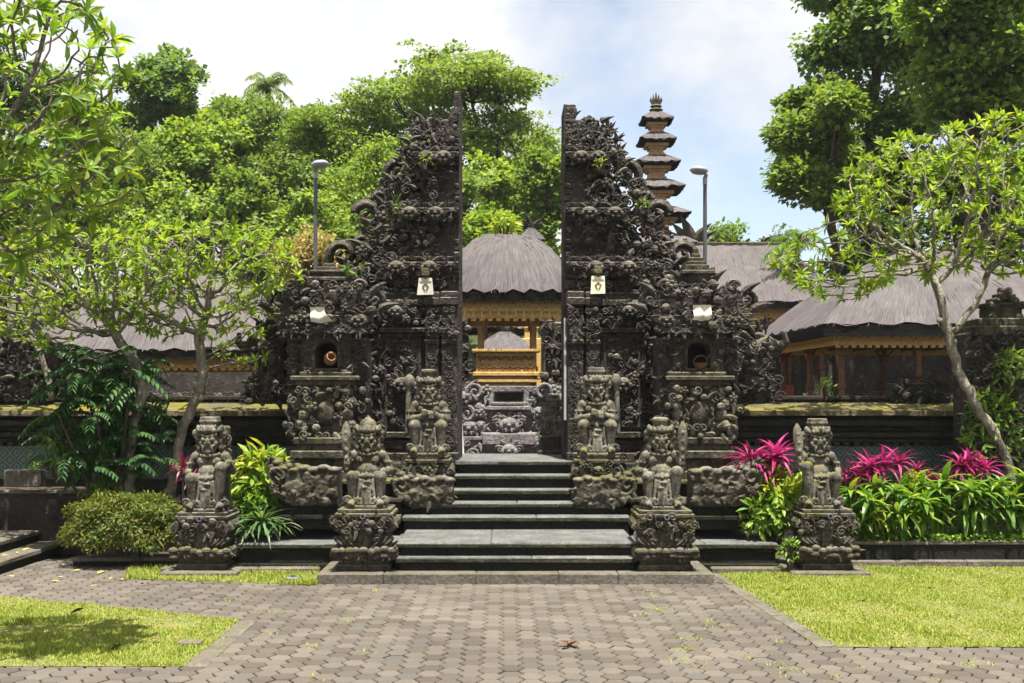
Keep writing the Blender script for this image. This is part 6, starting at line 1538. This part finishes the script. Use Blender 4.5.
# big glossy shrub with pinnate leaves on the left
r = np.random.default_rng(571); d = 16.5; root = thing('glossy_shrub', (GX(112, d), d, .3), 'dark glossy shrub with large feathery leaves under the left plumeria', 'shrub')
ms = MB(); ml = MB(); zc = .3
for q in range(260):
    c = np.array([np.clip(r.normal(0, .4), -.8, .85), r.normal(-.1, .3), GZ(r.uniform(352, 470), d) - zc]); az = r.uniform(0, 2 * pi); el = r.uniform(-.3, .7); L = r.uniform(.3, .5); n = 8; t = np.linspace(0, 1, n)
    a = np.array([cos(az), sin(az), 0]); pts = c + a * (L * t * cos(el))[:, None] + np.array([0, 0, 1]) * (L * t * sin(el) - L * .5 * t ** 2)[:, None]
    if q < 24: ms.add(*tube([(c[0] * .25, c[1] * .25, 0), (c[0] * .5, c[1] * .5, c[2] * .5), c], [.035, .025, .012], 6))
    tg = norm(np.gradient(pts, axis=0)); sd = np.cross(tg, np.array([0, 0, 1.]))
    for s in (-1, 1): leaves(ml, blade(3, .25, .25, .5), pts[1:], tg[1:] * .5 + s * sd[1:] - np.array([0, 0, .25]), np.tile(np.array([0, 0, 1.]), (n - 1, 1)), L * .40 * (1.05 - .4 * t[1:]))
    ml.add(*tube(pts, .006, 4))
ms.build('stem', M['bark_dark'], root); ml.build('leaves', M['l_philo'], root)
shrub('sapling', 'small sapling with light green leaves in front of the left wall', (GX(68, 16.6), 16.4, 1.45), (.5, .3, .32), 'l_green', 150, .17, 572, stems=10)
shrub('green_shrub', 'low green plant behind the left end of the mounded shrub', (GX(112, 16.4), 16.35, .98), (.4, .25, .18), 'l_green', 240, .15, 573)
# ground cover along the right planter
r = np.random.default_rng(581); n = 6500; px_ = r.uniform(GX(850, 15.9), 8.6, n); py_ = r.uniform(15.72, 16.5, n); pz = .33 + r.uniform(0, .09, n)
ml = MB(); leaves(ml, L_WIDE, np.stack([px_, py_, pz], -1), norm(r.normal(0, 1, (n, 3)) * np.array([1, 1, .35]) - np.array([0, .3, 0])), norm(np.array([0, 0, 1.]) + r.normal(0, .35, (n, 3))), r.uniform(.03, .065, n))
tag(ml.build('ground_cover', M['l_green']), 'bright low ground cover on the edge of the right flower bed', 'ground cover', kind='stuff')
# sprigs rooted in the carvings of the gate
for q, (px, py, d, s, lab, mt_) in enumerate(((346, 279, 16.9, .18, 'sprig of green growing on the left shrine tower roof', 'l_green'), (401, 212, 17.7, .11, 'tiny green sprig on the carved edge of the left gate half', 'l_hill2'), (425, 160, 17.6, .10, 'yellow sprig under the top cornice of the left gate half', 'l_yellow'), (643, 205, 17.7, .10, 'green sprig among the scrolls of the right gate half', 'l_green'), (600, 163, 17.5, .08, 'small sprig under the top cornice of the right gate half', 'l_yellow'), (505, 226, 23.0, .24, 'bushy yellow green plant growing on top of the inner pavilion roof', 'l_yellow'), (826, 388, 18.0, .14, 'small fern on the parapet of the right temple wall', 'l_green'))):
    shrub('wild_sprig', lab, P(px, py, d), (s, s * .8, s), mt_, 40 if s < .2 else 90, s * .8, 590 + q, L_OVAL, 'plant', 4, 'wild sprigs on stonework')
# fallen leaves
def fallen(pts, label, group, mat, seed, s=.14):
    r = np.random.default_rng(seed); V = L_OVAL[0].copy(); V[:, 2] *= .6; V[:, 0] *= 1.4; src = None
    for (px, py, z) in pts:
        d = (EYE - z) * F / (py - VY); loc = ((px - VX) * d / F, d, z + .016)
        if src is None: o = MB().add(V * s, L_OVAL[1]).build('fallen_leaf', M[mat]); src = o
        else: o = src.copy(); COL.objects.link(o)
        o.location = loc; o.rotation_euler = (r.normal(0, .25), r.normal(0, .25), r.uniform(0, 6)); o.scale = (r.uniform(.7, 1.4),) * 3; tag(o, label, 'leaf', group)
fallen([(64, 566, 0), (72, 572, 0), (51, 582, 0), (97, 586, 0), (63, 578, 0), (104, 572, 0), (112, 578, 0), (123, 581, 0), (9, 577, 0), (142, 584, 0)], 'yellow fallen leaf on the paving near the left side steps', 'fallen leaves on the left paving', 'l_fallen', 1, .11)
fallen([(42, 545, .175), (55, 543, .175), (18, 553, .175), (30, 549, .175), (8, 556, .175)], 'yellow fallen leaf lying on the lower side step at the left', 'fallen leaves on the side steps', 'l_fallen', 2, .11)
fallen([(70, 615, .03), (98, 633, .03), (122, 646, .03), (8, 640, .03), (150, 640, .03)], 'dry leaf lying on the left lawn', 'dry leaves on the left lawn', 'l_dry', 3)
fallen([(788, 590, .03), (774, 594, .03), (928, 588, .03), (780, 578, .03), (868, 600, .03), (955, 612, .03)], 'dry leaf lying on the right lawn', 'dry leaves on the right lawn', 'l_dry', 4)
# curled brown leaf on the main path, drain cover on the left lawn
r = np.random.default_rng(601); g = ground_at(568.5, 647); m = MB()
for q in range(5):
    V = L_OVAL[0] * np.array([1.8, 1, 2.5]) * .12; m.add(V, L_OVAL[1], RZ(q * 1.3) @ RX(.5), (r.normal(0, .02), r.normal(0, .02), .02))
o = m.build('crumpled_leaf', M['l_dry']); o.location = tuple(g); tag(o, 'crumpled brown leaf alone on the middle of the paving', 'leaf')
g = ground_at(190, 645.5); o = MB().add(*box(-.11, .11, -.07, .07, 0, .045, .01)).add(*box(-.08, .08, -.045, .045, .04, .05, .006)).build('drain_cover', M['kerb']); o.location = tuple(g); tag(o, 'small grey stone plate set in the left lawn near its corner', 'cover')
g = ground_at(293, 581); o = MB().add(*box(-.08, .08, -.05, .05, 0, .05, .01)).add(*tube([(0, 0, .03), (0, 0, .08)], .03, 8)).build('water_valve', M['pipe']); o.location = tuple(g); tag(o, 'small pale valve box in the grass left of the base slab', 'valve')
